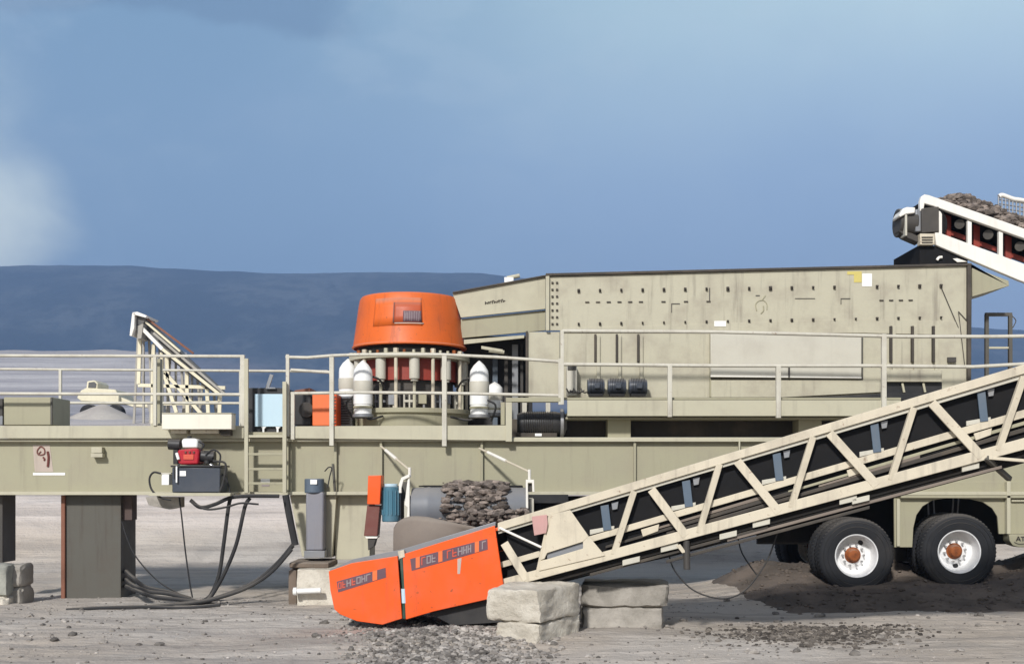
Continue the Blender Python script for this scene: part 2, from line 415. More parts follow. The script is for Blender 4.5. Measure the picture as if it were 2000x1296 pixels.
# ------------------------------------------------------------------ setting: ground, hills
def ground_z(x, y):
    z = .04 * noise.noise(Vector((x * .5, y * .9, 3))) + .024 * noise.noise(Vector((x * 1.3, y * 3.6, 9))) + .012 * noise.noise(Vector((x * 5, y * 8, 1)))
    z += .045 * (abs(noise.noise(Vector((x * .10, y * 2.4, 21)))) - .25) * smooth01(-.2, .3, noise.noise(Vector((x * .2, y * .5, 33)))) + .05 * math.exp(-((x + 1.6) / 1.1) ** 2 - ((y - 11.0) / .5) ** 2)
    z *= smooth01(2, 6, y)
    z += .14 * math.exp(-((x - 4.5) / 1.5) ** 2 - ((y - 15.5) / 1.0) ** 2) + .15 * math.exp(-((x - 6.4) / 1.1) ** 2 - ((y - 15.5) / 1.1) ** 2)
    z += .10 * math.exp(-((x + .55) / .55) ** 2 - ((y - 11.2) / .5) ** 2)
    z += .20 * math.exp(-((x - 3.6) / .9) ** 2 - ((y - 16.3) / .8) ** 2) + .55 * math.exp(-((x - 7.9) / 1.1) ** 2 - ((y - 15.6) / 1.0) ** 2) + .2 * math.exp(-((x - 5.1) / .35) ** 2 - ((y - 15.9) / .5) ** 2)
    b = smooth01(19.6, 22.6, y) * 1.3 + smooth01(22, 28, y) * .8
    z += b * (1 + .12 * noise.noise(Vector((x * .25, y * .3, 5))))
    k = x / max(y, 1.)
    left = smooth01(-.245, -.285, k)
    z += left * (smooth01(24, 52, y) * 2.2 + smooth01(52, 82, y) * 6.2) * (1 + .05 * noise.noise(Vector((x * .08, y * .1, 2))))
    if y > 28: z += .35 * noise.noise(Vector((x * .15, y * .1, 8))) * smooth01(28, 40, y)
    z -= smooth01(120, 220, y) * left * 6
    return z


def build_ground():
    ys = [1.5]
    while ys[-1] < 9: ys.append(ys[-1] + .4)
    while ys[-1] < 26: ys.append(ys[-1] + .06)
    while ys[-1] < 130: ys.append(ys[-1] * 1.035)
    while ys[-1] < 3200: ys.append(ys[-1] * 1.2)
    us = [-6, -4, -3, -2.2, -1.6, -1.2, -.95, -.8, -.7]
    while us[-1] < .68: us.append(us[-1] + .0048)
    us += [.72, .8, .95, 1.2, 1.6, 2.2, 3, 4, 6]
    vs = []; n = len(us)
    for y in ys:
        for u in us:
            x = u * (y + (3 if y < 9 else 3 * max(0, 1 - (y - 9) / 30)))
            vs.append((x, y, ground_z(x, y)))
    fs = [(j * n + i, j * n + i + 1, (j + 1) * n + i + 1, (j + 1) * n + i) for j in range(len(ys) - 1) for i in range(n - 1)]
    m = MB(); m.add(vs, fs); m.box((-200, -80, -.6), (200, 1.5, -.02))
    o = m.build('ground', 'ground', bevel=0); o['kind'] = 'structure'
build_ground()


def build_hills():
    ridge = [(-900, 600), (-400, 548), (0, 523), (120, 521), (250, 522), (400, 531), (560, 537), (720, 534), (940, 536), (1040, 548), (1200, 570), (1500, 612), (1900, 640), (2100, 652), (2700, 690)]
    Y0 = 2300.0
    def top(px):
        for (a, b), (c, d) in zip(ridge, ridge[1:]):
            if a <= px <= c:
                t = (px - a) / (c - a); return b + (d - b) * t
        return ridge[0][1] if px < ridge[0][0] else ridge[-1][1]
    vs = []; nx, ny = 220, 34
    for j in range(ny):
        t = j / (ny - 1)
        for i in range(nx):
            px = -900 + 3600 * i / (nx - 1)
            y = 1250 + 1500 * t; zt = (HY - top(px)) * Y0 / FPX
            s = smooth01(0, .7, t) * (1 if t < .72 else 1 - .5 * (t - .72) / .28)
            x = (px - CX) * y / FPX
            z = zt * s * (1 + (.10 * noise.fractal(Vector((x * .004, y * .004, 0)), .8, 2, 4)) * smooth01(.66, .35, t)) + 1.6 * noise.noise(Vector((x * .02, y * .02, 4))) - 3
            vs.append((x, y, z))
    fs = [(j * nx + i, j * nx + i + 1, (j + 1) * nx + i + 1, (j + 1) * nx + i) for j in range(ny - 1) for i in range(nx - 1)]
    m = MB(); m.add(vs, fs); o = m.build('hills', 'hills', bevel=0); o['kind'] = 'structure'
build_hills()

# ------------------------------------------------------------------ trailer chassis with beam, decks, legs, wheels
FY = 15.0           # front face of the main beam
RY = 14.86          # plane of the front handrails and toe boards
chassis = thing('plant_trailer', 'long tan crushing plant trailer with deep beam, decks and white wheels', 'trailer', (0, 15.8, 0))
MB().pbox(-60, 862, 2330, 960, FY, .02).pbox(-60, 862, 2330, 960, FY + 1.9, .02).build('main_beam', 'tan', chassis)
f = MB(); f.pbox(-60, 856, 2330, 862, FY - .09, .34); f.pbox(-60, 959.5, 2330, 966, FY - .09, .34); f.build('beam_flange', 'tan_light', chassis)
for px in (561, 655, 744, 941, 1240, 1500):
    MB().pbox(px - 2.5, 862.3, px + 2.5, 959.2, FY - .06, .0595).build('stiffener', 'tan', chassis)
# floors and toe boards of the three decks
MB().pbox(-60, 831, 476, 855.5, RY, .02).build('toe_board', 'tan_light', chassis)
d = MB(); a = P(-60, 850, RY + .022); b = P(560, 0, RY); d.box((a.x, RY + .022, a.z), (b.x, 16.9, a.z + .045)); d.build('deck_plate', 'tan', chassis)
MB().pprism([(570, 832), (998, 830), (998, 860), (570, 855.5)], RY, .02).build('toe_board', 'tan_light', chassis)
d = MB(); a = P(570, 852, RY + .022); b = P(998, 0, RY); d.box((a.x, RY + .022, a.z), (b.x, 17.1, a.z + .05)); d.build('deck_plate', 'tan', chassis)
MB().pbox(1108, 781, 1760, 812, RY, .02).build('toe_board', 'tan_light', chassis)
d = MB(); a = P(1108, 812, RY + .022); b = P(1960, 0, RY); d.box((a.x, RY + .022, a.z), (b.x, 16.9, a.z + .05)); d.build('deck_plate', 'tan', chassis)
MB().pbox(1100, 776, 1760, 780.5, RY + .12, .06).build('kick_rail', 'tan', chassis)
# sub frame under the screen deck, coloured dark to stand for its shade
MB().pbox(1000, 818, 1960, 853, 15.55, .08).build('sub_frame', 'brown_dark', chassis)
MB().pbox(1105, 814, 1960, 818, 15.0, .5).build('sub_frame_lip', 'tan', chassis)
for px in (1187, 1560): MB().pbox(px, 818.5, px + 45, 854.5, 15.18, .34).build('gusset', 'tan', chassis)
MB().pbox(1000, 853.5, 1960, 856.8, 14.93, .6).build('cross_rail', 'tan_light', chassis)
for px, w in ((1443, 3), (1700, 3)): MB().pbox(px, 857.5, px + w, 880, 14.905, .05).build('tie_strap', 'tan_light', chassis)
# platform frame beside the crusher
MB().pbox(978, 785, 986, 829.5, RY + .05, .07).build('frame_post', 'tan', chassis)
MB().pbox(987.5, 785, 1000, 862, RY - .03, .12).build('frame_post', 'tan_light', chassis)
MB().pbox(988, 776, 1096, 784.5, RY - .03, .12).build('frame_rail', 'tan', chassis)
# support legs
l = MB(); l.pbox(127, 966.5, 236, 1171, 15.12, .6); l.build('support_leg', 'grey_tan', chassis)
e = MB(); e.pbox(119, 966.5, 126.5, 1174, 15.08, .5); e.build('leg_edge_plate', 'rust_dark', chassis)
MB().pbox(236.5, 966.5, 258, 1015, 15.2, .2).build('leg_bracket', 'leg_brown', chassis)
MB().pbox(-20, 966.5, 5, 1098, 15.1, .4).build('support_leg', 'dark', chassis)
s = MB(); s.pprism([(566, 966.5), (600, 966.5), (600, 1086), (590, 1086)], 15.08, .5); s.build('leg_plate', 'tan_light', chassis)
s = MB(); s.pprism([(628, 966.5), (657, 966.5), (648, 1088), (630, 1088)], 15.0, .5); s.build('leg_plate', 'tan_light', chassis)
MB().pbox(655, 967, 722, 1092, 15.12, .6).build('support_leg', 'tan_light', chassis)
MB().pbox(598, 966.5, 632, 1085, 15.5, .1).build('leg_back', 'grey_tan', chassis)
MB().pbox(655, 961, 722, 968, 14.99, .1).build('leg_cap', 'tan', chassis)
MB().tube([P(650, 905, 14.93), P(654, 962, 14.93)], .016).build('conduit', 'grey_tan', chassis)
# running gear panels
arch = [(1746, 940), (2080, 940), (2080, 1042), (1951, 1042), (1948, 1008), (1938, 992), (1920, 980), (1895, 974), (1850, 972), (1822, 976), (1802, 988), (1790, 1005), (1784, 1030), (1782, 1068), (1747, 1068)]
MB().pprism(arch, FY - .02, .03).build('fender_panel', 'tan', chassis)
MB().pbox(1760, 966.5, 2080, 972, FY - .1, .08).build('fender_lip', 'tan', chassis)
MB().pbox(1752, 974, 1758, 1066, FY - .06, .04).build('fender_rib', 'tan_light', chassis)
MB().pbox(1967, 940, 1974, 1042, FY - .1, .08).build('mud_post', 'tan_light', chassis)
bl = [(1971, 1043), (2080, 1043), (2080, 1068), (1990, 1068), (1978, 1064), (1972, 1055)]
bmp = MB().pprism(bl, FY - .12, .2).build('bumper', 'tan', chassis)
MB().pbox(1976, 975, 2080, 979, FY - .06, .04).build('panel_trim', 'tan_light', chassis)


def glyph(mb, strokes, Y, w, dep=.004):
    for (x0, y0), (x1, y1) in strokes:
        mb.bar(P(x0, y0, Y), P(x1, y1, Y), dep, w, up=(0, 0, 1) if abs(x1 - x0) > abs(y1 - y0) else (1, 0, 0))


t = MB(); q = FY - .123
glyph(t, [((1985, 1056), (1989, 1047)), ((1989, 1047), (1993, 1056)), ((1986, 1053), (1992, 1053)), ((1994, 1048), (2002, 1048)), ((1998, 1048), (1998, 1056))], q, .014)
t.tube(curve([P(1981, 1058, q), P(1990, 1061.5, q), (P(2004, 1061, q))]), .005, 5)
t.build('bumper_lettering', 'dark', bmp, bevel=0)
# near-black panels behind the wheels, standing for shade under the trailer
MB().pbox(1480, 972, 2080, 1062, 15.95, .1).build('inner_frame_or_shade', 'shade_black', chassis)
MB().pbox(1040, 968, 1500, 1012, 16.3, .12).build('inner_frame_or_shade', 'shade_black', chassis)
MB().box((4.3, 16.0, .42), (6.3, 16.12, .62)).build('equaliser_beam', 'dark', chassis)
for px in (1672, 1872):
    x = (px - CX) * 15.0 / FPX
    MB().tube([(x, 15.2, .62), (x, 17.2, .62)], .07, 12).build('axle', 'dark', chassis)
    MB().box((x - .30, 15.62, .7), (x + .30, 15.70, .78)).box((x - .24, 15.62, .782), (x + .24, 15.70, .85)).build('leaf_spring', 'dark', chassis)
for px in (1812, 1823, 1862, 1872):
    MB().tube([P(px, 972, 15.5), P(px + (3 if px < 1840 else -4), 1030, 15.45)], .012, 6).build('brake_line', 'jack', chassis)


def make_wheel():
    c = Vector((0, 0, 0))
    w = MB(); w.lathe([(.0, .15), (.16, .15), (.16, .10), (.13, .095), (.0, .095)], c, 'y', 28)
    wh = w.build('wheel', 'dark', chassis, bevel=0)
    # rebuild verts as local: build() subtracts the chassis origin
    wh.data.transform(Matrix.Translation(chassis.location))
    def sub(mb, name, mat, bevel=0):
        o = mb.build(name, mat, None, bevel=bevel); o.parent = wh; return o
    prof = [(.276, .10), (.282, .134), (.32, .148), (.40, .152), (.45, .142), (.478, .118), (.487, .09), (.478, .086), (.478, .078), (.490, .074), (.492, .03), (.482, .026), (.482, .014), (.492, .01)]
    prof = [(r, -y) for r, y in prof] + [(r, y) for r, y in reversed(prof)]
    sub(MB().lathe(prof, c, 'y', 72), 'tyre', 'tyre')
    tb = MB(); nn = 240; vs = []
    for y, dr in ((-.118, -.012), (-.10, 0), (.10, 0), (.118, -.012)):
        for k in range(nn):
            t = 2 * math.pi * (k + (y * 30)) / nn; r = .4935 + dr - (.010 if k % 4 >= 2 else 0); vs.append((r * math.cos(t), y, r * math.sin(t)))
    tb.add(vs, [(j * nn + k, j * nn + (k + 1) % nn, (j + 1) * nn + (k + 1) % nn, (j + 1) * nn + k) for j in range(3) for k in range(nn)])
    sub(tb, 'tyre_tread', 'tyre')
    sub(MB().lathe([(.372, -.1495), (.376, -.156), (.380, -.1515)], c, 'y', 64).lathe([(.428, -.146), (.432, -.152), (.436, -.146)], c, 'y', 64), 'sidewall_rib', 'tyre')
    rim = [(.283, -.112), (.284, -.128), (.277, -.138), (.266, -.132), (.256, -.10), (.250, .02), (.242, .062), (.218, .082), (.180, .085), (.155, .060), (.128, .050), (.0, .050)]
    sub(MB().lathe(rim, c, 'y', 64), 'rim', 'rim')
    hub = [(.0, -.035), (.045, -.036), (.066, -.03), (.080, -.005), (.086, .03), (.105, .04), (.105, .06)]
    sub(MB().lathe(hub, c, 'y', 32), 'hub_cap', 'rust')
    nut = MB()
    for k in range(10):
        t = 2 * math.pi * k / 10; nut.tube([(.137 * math.cos(t), .06, .137 * math.sin(t)), (.137 * math.cos(t), .0, .137 * math.sin(t))], .014, 6)
    sub(nut, 'lug_nut', 'chrome')
    ho = MB()
    for t in (.95,):
        ho.lathe([(.0, -.006), (.030, -.004), (.036, .004)], (.196 * math.cos(t), .078, .196 * math.sin(t)), 'y', 20)
    sub(ho, 'hand_hole', 'black')
    return wh


wheel = make_wheel()
X1, X2 = (1669 - CX) * 14.98 / FPX, (1868.5 - CX) * 14.98 / FPX
Z1, Z2 = EYE + (HY - 1084) * 14.98 / FPX, EYE + (HY - 1076) * 14.98 / FPX
wheel.location = Vector((X1, 15.02, Z1)) - chassis.location
k = copy_part(wheel, chassis, Vector((X2, 15.02, Z2)) - chassis.location); k.rotation_euler = (0, R(135), 0)
for x, z in ((X1, Z1), (X2, Z2)):
    for y in (15.37, 16.95, 17.30): copy_part(wheel, chassis, Vector((x, y, z)) - chassis.location)


# lettering on the beam
gm = MB().pprism([(64, 868), (97, 868), (104, 921), (68, 921)], FY - .004, .003).build('faded_sign_patch', M['pink_decal'], chassis, bevel=0)
gm['label'] = 'faded pink hand-painted number on beam'
q = FY - .0085
t = MB(); t.tube(curve([P(80, 881, q), P(74, 886, q), P(73, 879, q), P(79, 872, q), P(86, 876, q), P(87, 885, q), P(80, 888, q), P(74, 887, q)]), .010, 5)
t.tube(curve([P(84, 892, q), P(87, 896, q), P(86, 899, q)]), .012, 5)
t.tube(curve([P(93, 881, q), P(95, 893, q), P(93.5, 911, q)]), .016, 5)
t.build('painted_number', 'maroon', gm, bevel=0)
MB().pbox(64.5, 922.5, 127, 927.5, FY - .006, .005).build('name_strip', 'bright_white', chassis, bevel=0)
lb = MB().pbox(178, 872.5, 199, 884, FY - .10, .098).pbox(177, 884.6, 200, 892.5, FY - .12, .118).build('junction_box', 'tan_light', None, base=P(188, 892, FY))
tag(lb, 'small cream junction box on the beam right of the painted number', 'junction box')
dl = MB().pbox(509, 934.5, 527, 942, FY - .006, .005).build('sticker', 'bright_white', chassis, bevel=0)
MB().pbox(511, 942.3, 526, 949, FY - .006, .005).build('sticker', 'decal_grey', chassis, bevel=0)


# ------------------------------------------------------------------ handrails
def railing(name, label, Y, rails, posts, group='guard rails round the decks', r=.021, mat='rail', brown=None):
    x = posts[0][0]; t = thing(name, label, 'railing', P(x, posts[0][2], Y), group)
    for pts in rails: MB().tube([P(a, b, Y) for a, b in pts], r, 10).build('rail', mat, t, bevel=0)
    for p in posts:
        px, y0, y1 = p[:3]; rr = p[3] if len(p) > 3 else r
        MB().bar(P(px, y0, Y), P(px, y1, Y), rr * 2, rr * 2, up=(0, 1, 0)).build('post', mat, t)
    return t


railing('guard_rail', 'front guard rail of the left deck above the pink painted number', RY, [[(-60, 694), (475, 695.5)], [(-60, 768), (475, 770)]], [(474, 693, 832, .028), (303, 697, 831), (-40, 694, 831)])
railing('guard_rail', 'rear guard rail of the left deck, farther back and lower in view', 16.92, [[(-40, 720), (640, 725)], [(60, 786), (470, 787)]], [(316, 720, 848), (118, 720, 848), (470, 722, 848)], r=.02)
railing('guard_rail', 'guard rail round the crusher platform in front of the orange bonnet', RY - .005,
        [[(558, 697), (600, 698), (650, 694), (705, 692), (860, 692), (970, 697), (1095, 706)], [(568, 768), (700, 766), (880, 767.5), (1095, 772)], [(568, 722), (648, 727)]],
        [(562, 692, 852, .022), (572, 765, 858, .024), (648, 697, 870, .028), (868, 695, 871, .030), (1094, 700, 790, .024)])
railing('guard_rail', 'long guard rail of the walkway along the screen box', RY - .01,
        [[(1098, 646), (1400, 648), (1760, 657), (1940, 657), (2080, 655)], [(1098, 711), (1400, 714), (1700, 714), (1900, 716), (2080, 706)]],
        [(1098, 645, 790, .022), (1308, 712, 814, .028), (1520, 714, 816, .030), (1726, 652, 812, .030)], r=.024)
gt = thing('gate_frame', 'tall brown steel gate frame at the right end of the walkway', 'gate', P(1950, 760, 16.2))
for pts in (((1927, 614), (1927, 775)), ((1973, 614), (1973, 775))): MB().bar(P(*pts[0], 16.2), P(*pts[1], 16.2), .05, .05, up=(0, 1, 0)).build('post', 'rust_dark' if pts[0][0] < 1900 else 'grey_tan', gt)
MB().bar(P(1924, 614, 16.2), P(1976, 614, 16.2), .045, .05).build('top_rail', 'grey_tan', gt)
MB().bar(P(1930.5, 679, 16.2), P(1969.5, 679, 16.2), .03, .03).build('cross_bar', 'tan_light', gt)
MB().tube(curve([P(1976, 616, 16.2), P(1984, 626, 16.2), P(1978, 640, 16.2)]), .008, 6).build('latch_wire', 'dark', gt)

# ladder
ld_ = thing('access_ladder', 'tan steel ladder with three rungs climbing the beam to the deck gate', 'ladder', P(520, 965, 14.8))
for px, y0 in ((481.5, 700), (556, 745)): MB().bar(P(px, y0, 14.78), P(px, 962, 14.78), .05, .045, up=(0, 1, 0)).build('stringer', 'tan_light', ld_)
for py in (884, 913, 941): MB().pbox(485, py, 552.5, py + 5, 14.765, .03).build('rung', 'tan', ld_)
MB().pbox(485, 849, 552.5, 854, 14.77, .1).build('top_step', 'tan_light', ld_)

# ------------------------------------------------------------------ cone crusher
CC = Vector(((800 - CX) * 16.1 / FPX, 16.1, 0))
cone = thing('cone_crusher', 'cone crusher with big orange bonnet above ringed cylinders', 'crusher', (CC.x, CC.y, 2.15))
zc = lambda py, Y=15.45: EYE + (HY - py) * Y / FPX
bz0, bz1 = zc(673), zc(570); zf1_ = zc(690)
prof = [(.775, bz0), (.800, bz0 + .008), (.800, bz0 + .024), (.785, bz0 + .035), (.765, bz0 + .16), (.735, bz0 + .38), (.708, bz0 + .58), (.690, bz1 - .035), (.668, bz1), (.62, bz1 + .005), (.58, bz1 - .02), (.56, bz1 - .5)]
bon = MB().lathe(prof, CC, 'z', 72).build('bonnet', 'orange_dull', cone, bevel=0)


def bonnet_patch(px0, px1, py0, py1, off, name, mat, parent):
    Y = 15.4; z0, z1 = zc(py1), zc(py0)
    def rad(z):
        for (r0, h0), (r1, h1) in zip(prof[3:9], prof[4:9]):
            if h0 <= z <= h1: return r0 + (r1 - r0) * (z - h0) / (h1 - h0)
        return .7
    th = lambda px: math.asin(max(-1, min(1, ((px - CX) * Y / FPX - CC.x) / .72))) - math.pi / 2
    n = max(2, int((px1 - px0) / 4)); vs = []; m = MB()
    zs = [z0 + (z1 - z0) * j / 3 for j in range(4)]
    for z in zs:
        for i in range(n + 1):
            t = th(px0) + (th(px1) - th(px0)) * i / n; r = rad(z) + off
            vs.append(CC + Vector((r * math.cos(t), r * math.sin(t), z)))
    m.add(vs, [(j * (n + 1) + i, j * (n + 1) + i + 1, (j + 1) * (n + 1) + i + 1, (j + 1) * (n + 1) + i) for j in range(3) for i in range(n)])
    o = m.build(name, mat, parent, bevel=0); md = o.modifiers.new('thick', 'SOLIDIFY'); md.thickness = .003; md.offset = 0
    return o


bonnet_patch(730, 824, 582, 637, .003, 'faded_panel', 'orange_dull', bon)
bonnet_patch(770, 823, 591, 631, .006, 'nameplate', 'nameplate', bon)
bonnet_patch(769, 771, 591, 632, .010, 'nameplate_edge', 'maroon', bon)
bonnet_patch(788, 822, 608, 630, .009, 'nameplate_field', 'decal_dark', bon)
for k in range(10): bonnet_patch(790 + k * 3.2, 791.1 + k * 3.2, 609 + (k % 3), 629 - (k * 7 % 4), .012, 'nameplate_stroke', 'decal_grey', bon)
bonnet_patch(772, 826, 631.5, 633.5, .010, 'nameplate_sill', 'pink_decal', bon)
MB().lathe([(.72, zf1_ + .001), (.72, bz0), (.3, bz0), (.3, zf1_ + .001)], CC, 'z', 48).build('bonnet_seat', 'shade_black', cone, bevel=0)
zf0, zf1 = zc(699), zc(690)
MB().lathe([(.35, zf0), (.84, zf0), (.84, zf1), (.35, zf1)], CC, 'z', 72).build('adjustment_ring', 'tan_light', cone)
MB().lathe([(.66, zc(741)), (.66, zf0 - .001), (.3, zf0 - .001), (.3, zc(741))], CC, 'z', 60).build('bowl_housing', 'red_primer', cone)
MB().lathe([(.60, zc(806)), (.60, zc(741.3)), (.3, zc(741.3)), (.3, zc(806))], CC, 'z', 60).build('main_frame', 'dark', cone)
MB().lathe([(.5, zc(797)), (.86, zc(797)), (.86, zc(806)), (.82, zc(808)), (.80, 2.15), (.5, 2.15)], CC, 'z', 60).build('base_ring', 'tan', cone)
for kx in range(40):
    t = 2 * math.pi * kx / 40; p = CC + Vector((.80 * math.cos(t), .80 * math.sin(t), 0))
    if math.sin(t) > .2: continue
    MB().tube([(p.x, p.y, zf1), (p.x, p.y, zf1 + (.04 if kx % 4 else .06))], .02 if kx % 4 else .028, 6).build('ring_bolt', 'tan_light' if kx % 3 else 'rust', cone, bevel=0)
for kx in range(10):
    t = R(-90 - 26 + 36 * kx); p = CC + Vector((.745 * math.cos(t), .745 * math.sin(t), 0))
    cy = MB().tube([(p.x, p.y, zc(740)), (p.x, p.y, zf0 - .002)], .07, 18).tube([(p.x, p.y, zc(745)), (p.x, p.y, zc(739.8))], .05, 14).build('clamp_cylinder', 'tan_cover', cone, bevel=0)
    MB().tube([(p.x, p.y, zc(797.5)), (p.x, p.y, zc(745.3))], .022, 8).build('cylinder_rod', 'tan_light', cy, bevel=0)
    t += R(18); p = CC + Vector((.80 * math.cos(t), .80 * math.sin(t), 0))
    MB().tube([(p.x, p.y, zc(797.5)), (p.x, p.y, zf0 - .002)], .024, 8).tube([(p.x, p.y, zf1 + .001), (p.x, p.y, zf1 + .06)], .036, 6).build('tie_rod', 'cream', cone, bevel=0)
    t2 = t + R(7)
    for q2, rr in ((0, .68), (R(6), .70), (R(-13), .66)):
        pp = MB().tube([CC + Vector((rr * math.cos(t2 + q2), rr * math.sin(t2 + q2), h)) for h in (zc(797.5), zc(785), zc(766 - (kx * 37 % 9)))], .012 + .006 * (kx % 3), 6)
        pp.build('hydraulic_line', 'steel' if kx % 2 else 'tan_cover', cone, bevel=0)
    pp = MB(); pp.bar(CC + Vector((.7 * math.cos(t2), .7 * math.sin(t2), zc(783))), CC + Vector((.7 * math.cos(t2 + .25), .7 * math.sin(t2 + .25), zc(783))), .03, .03)
    pp.build('clamp_bar', 'steel' if kx % 2 else 'tan_cover', cone, bevel=0)
    bx = MB(); c2 = CC + Vector((.64 * math.cos(t2 - .25), .64 * math.sin(t2 - .25), zc(780 - kx % 3 * 2))); bx.rough_box(c2 - Vector((.06, .05, .07)), c2 + Vector((.06, .05, .07)), cut=1, amp=.004); bx.build('valve_block', 'tan' if kx % 2 else 'steel', cone)


def canister(px, Y, ytop, ybot, w):
    h = lambda py: EYE + (HY - py) * Y / FPX
    c = Vector(((px - CX) * Y / FPX, Y, 0)); r = w / 2 * Y / FPX; H = ybot - ytop
    o = MB().lathe([(.0, h(ytop)), (r * .12, h(ytop + 1)), (r * .6, h(ytop + H * .09)), (r * .95, h(ytop + H * .19)), (r, h(ytop + H * .27)), (r, h(ytop + H * .82)), (r * .94, h(ytop + H * .83)), (r * .94, h(ybot)), (0, h(ybot))], c, 'z', 32).build('accumulator', 'bright_white', cone, bevel=0)
    MB().lathe([(r + .004, h(ytop + H * .60)), (r + .006, h(ytop + H * .59)), (r + .006, h(ytop + H * .40)), (r + .004, h(ytop + H * .39))], c, 'z', 32).build('clamp_band', 'tan_cover', o, bevel=0)
    MB().lathe([(r * 1.0, h(ytop + H * .90)), (r * 1.03, h(ytop + H * .895)), (r * 1.03, h(ytop + H * .86)), (r * 1.0, h(ytop + H * .855))], c, 'z', 32).build('clamp_strap', 'tan', o, bevel=0)
    MB().lathe([(r * .9, h(ybot + 8)), (r * 1.12, h(ybot + 6)), (r * 1.12, h(ybot + .5)), (.0, h(ybot + .5))], c, 'z', 24).build('canister_foot', 'steel', o, bevel=0)


canister(709, 15.25, 703, 808, 37); canister(936, 15.25, 704, 809, 37); canister(680, 15.9, 700, 800, 36); canister(966, 15.95, 745, 806, 32)

for a, b, c, Y in (((709, 806), (722, 818), (748, 812), 15.2), ((936, 806), (918, 820), (880, 814), 15.2), ((694, 770), (676, 790), (690, 818), 15.3), ((950, 780), (968, 792), (960, 822), 15.2), ((728, 735), (742, 742), (752, 760), 15.3), ((918, 738), (902, 745), (892, 762), 15.3)):
    MB().tube(curve([P(*a, Y), P(*b, Y), P(*c, Y + .1)], 6), .014, 7).build('oil_hose', 'rubber', cone, bevel=0)

# ------------------------------------------------------------------ vibrating screen
SY = 15.62
scr = thing('screen_box', 'long tan vibrating screen box with bolted side plate and feed chute', 'screen', (3.2, 16.4, 2.6))
MB().pprism([(1072, 540), (1896, 518.5), (1896, 760), (1720, 776), (1098, 776), (1098, 645), (1072, 645)], SY, .03).build('side_plate', 'tan_screen', scr)
MB().pprism([(1072, 540), (1896, 518.5), (1896, 760), (1720, 776), (1098, 776), (1098, 645), (1072, 645)], SY + 1.8, .03).build('side_plate', 'tan_screen', scr)
MB().pprism([(1066, 533.5), (1898, 513.5), (1898, 518), (1066, 538.5)], SY - .04, 1.9).build('top_lip', 'brown_dark', scr)
MB().pprism([(1066, 539), (1073, 538.5), (1073, 645), (1066, 645)], SY - .05, .06).build('seam_post', 'tan_light', scr)
MB().pprism([(1890, 519), (1897, 518.7), (1898, 580), (1897, 742), (1890, 742)], SY - .05, .07).build('end_post', 'brown_dark', scr)
MB().pprism([(1093.5, 646), (1099, 646), (1099, 776), (1093.5, 776)], SY - .04, .05).build('seam_post', 'tan', scr)
MB().pprism([(1099.5, 641), (1690, 622), (1890, 628), (1890, 655), (1690, 650), (1099.5, 650)], SY - .012, .011).build('lower_band', 'tan_screen', scr)
MB().pbox(1030, 648, 1093, 778, SY + .02, .03).build('end_plate', 'tan_screen', scr)
MB().pbox(1027, 646, 1031, 790, SY - .02, .4).build('jamb', 'brown_dark', scr)
MB().pprism([(1888, 517), (1970, 548), (1971, 558), (1899, 579), (1898.5, 517)], SY + .06, .9).build('feed_lip', 'tan', scr)
# chute towards the crusher
MB().pprism([(884, 573), (1065.5, 540), (1065.5, 603), (900, 620)], 15.86, .04).build('chute_plate', 'tan_light', scr)
MB().pprism([(884, 569.5), (1065.5, 536.5), (1065.5, 539.7), (884, 572.7)], 15.82, 1.4).build('chute_lip', 'brown_dark', scr)
MB().pprism([(900, 623), (1065.5, 605.5), (1065.5, 645), (900, 660)], 15.92, .04).build('chute_plate', 'tan', scr)
MB().pprism([(906, 663), (1024, 654), (1024, 660), (906, 672)], 15.9, .05).build('chute_lower_lip', 'tan_light', scr)
q = 15.852; tx = MB(); gx = 948
for k in range(9):
    tx.bar(P(gx + k * 4.4, 594 - k * .55, q), P(gx + k * 4.4 + 1.4 * (k % 2), 588.5 - k * .55 + (k % 3), q), .004, .012, up=(1, 0, 0))
    tx.bar(P(gx + k * 4.4, 592 - k * .5 - (k * 5 % 4), q), P(gx + k * 4.4 + 3.4, 591 - k * .55 - (k * 5 % 4), q), .004, .010)
tx.build('chute_lettering', 'brown_dark', scr, bevel=0)
MB().tube([P(990, 543, 16.4), P(1015, 538, 16.4)], .03, 8).build('lifting_lug', 'tan_light', scr)
MB().pbox(985, 541, 1003, 552, 16.1, .1).build('lifting_block', 'bright_white', scr)
# clamp bolts in two rows, stitch bolts between
px = 1130; k = 0; proto = None
while px < 1875:
    for row, s in ((0, 1), (1, .8)):
        py = (567 - (px - 1130) * .0135 if row == 0 else 632 - (px - 1130) * .018)
        if row == 0 and 1655 < px < 1710: continue
        p = P(px, py, SY - .002)
        if proto is None:
            c = MB(); c.box((p.x - .017, SY - .03, p.z - .03), (p.x + .017, SY - .002, p.z + .018)); c.tube([(p.x, SY - .03, p.z), (p.x, SY - .055, p.z)], .014, 8)
            proto = c.build('clamp_bolt', 'brown_dark', scr); p0 = p.copy()
        else:
            s *= rnd.uniform(.75, 1.2); o = copy_part(proto, scr, p - p0); o.scale = (s, 1, s); o.location = (p - p0) + Vector(((1 - s) * (p0.x - scr.location.x), 0, (1 - s) * (p0.z - scr.location.z)))
    px += 41.6; k += 1
def stitch(a, b, c, d, dep, nm='stitch_bolt'): MB().pbox(a, b, c, d, SY - dep - .001, dep).build(nm, 'brown_dark' if nm == 'stitch_bolt' else 'grey_tan', scr, bevel=0)
for px in list(range(1147, 1262, 21)) + [1296, 1340, 1384] + list(range(1722, 1790, 19)): stitch(px - 4, 588.5 - (px - 1147) * .006, px + 4, 591 - (px - 1147) * .006, .013)
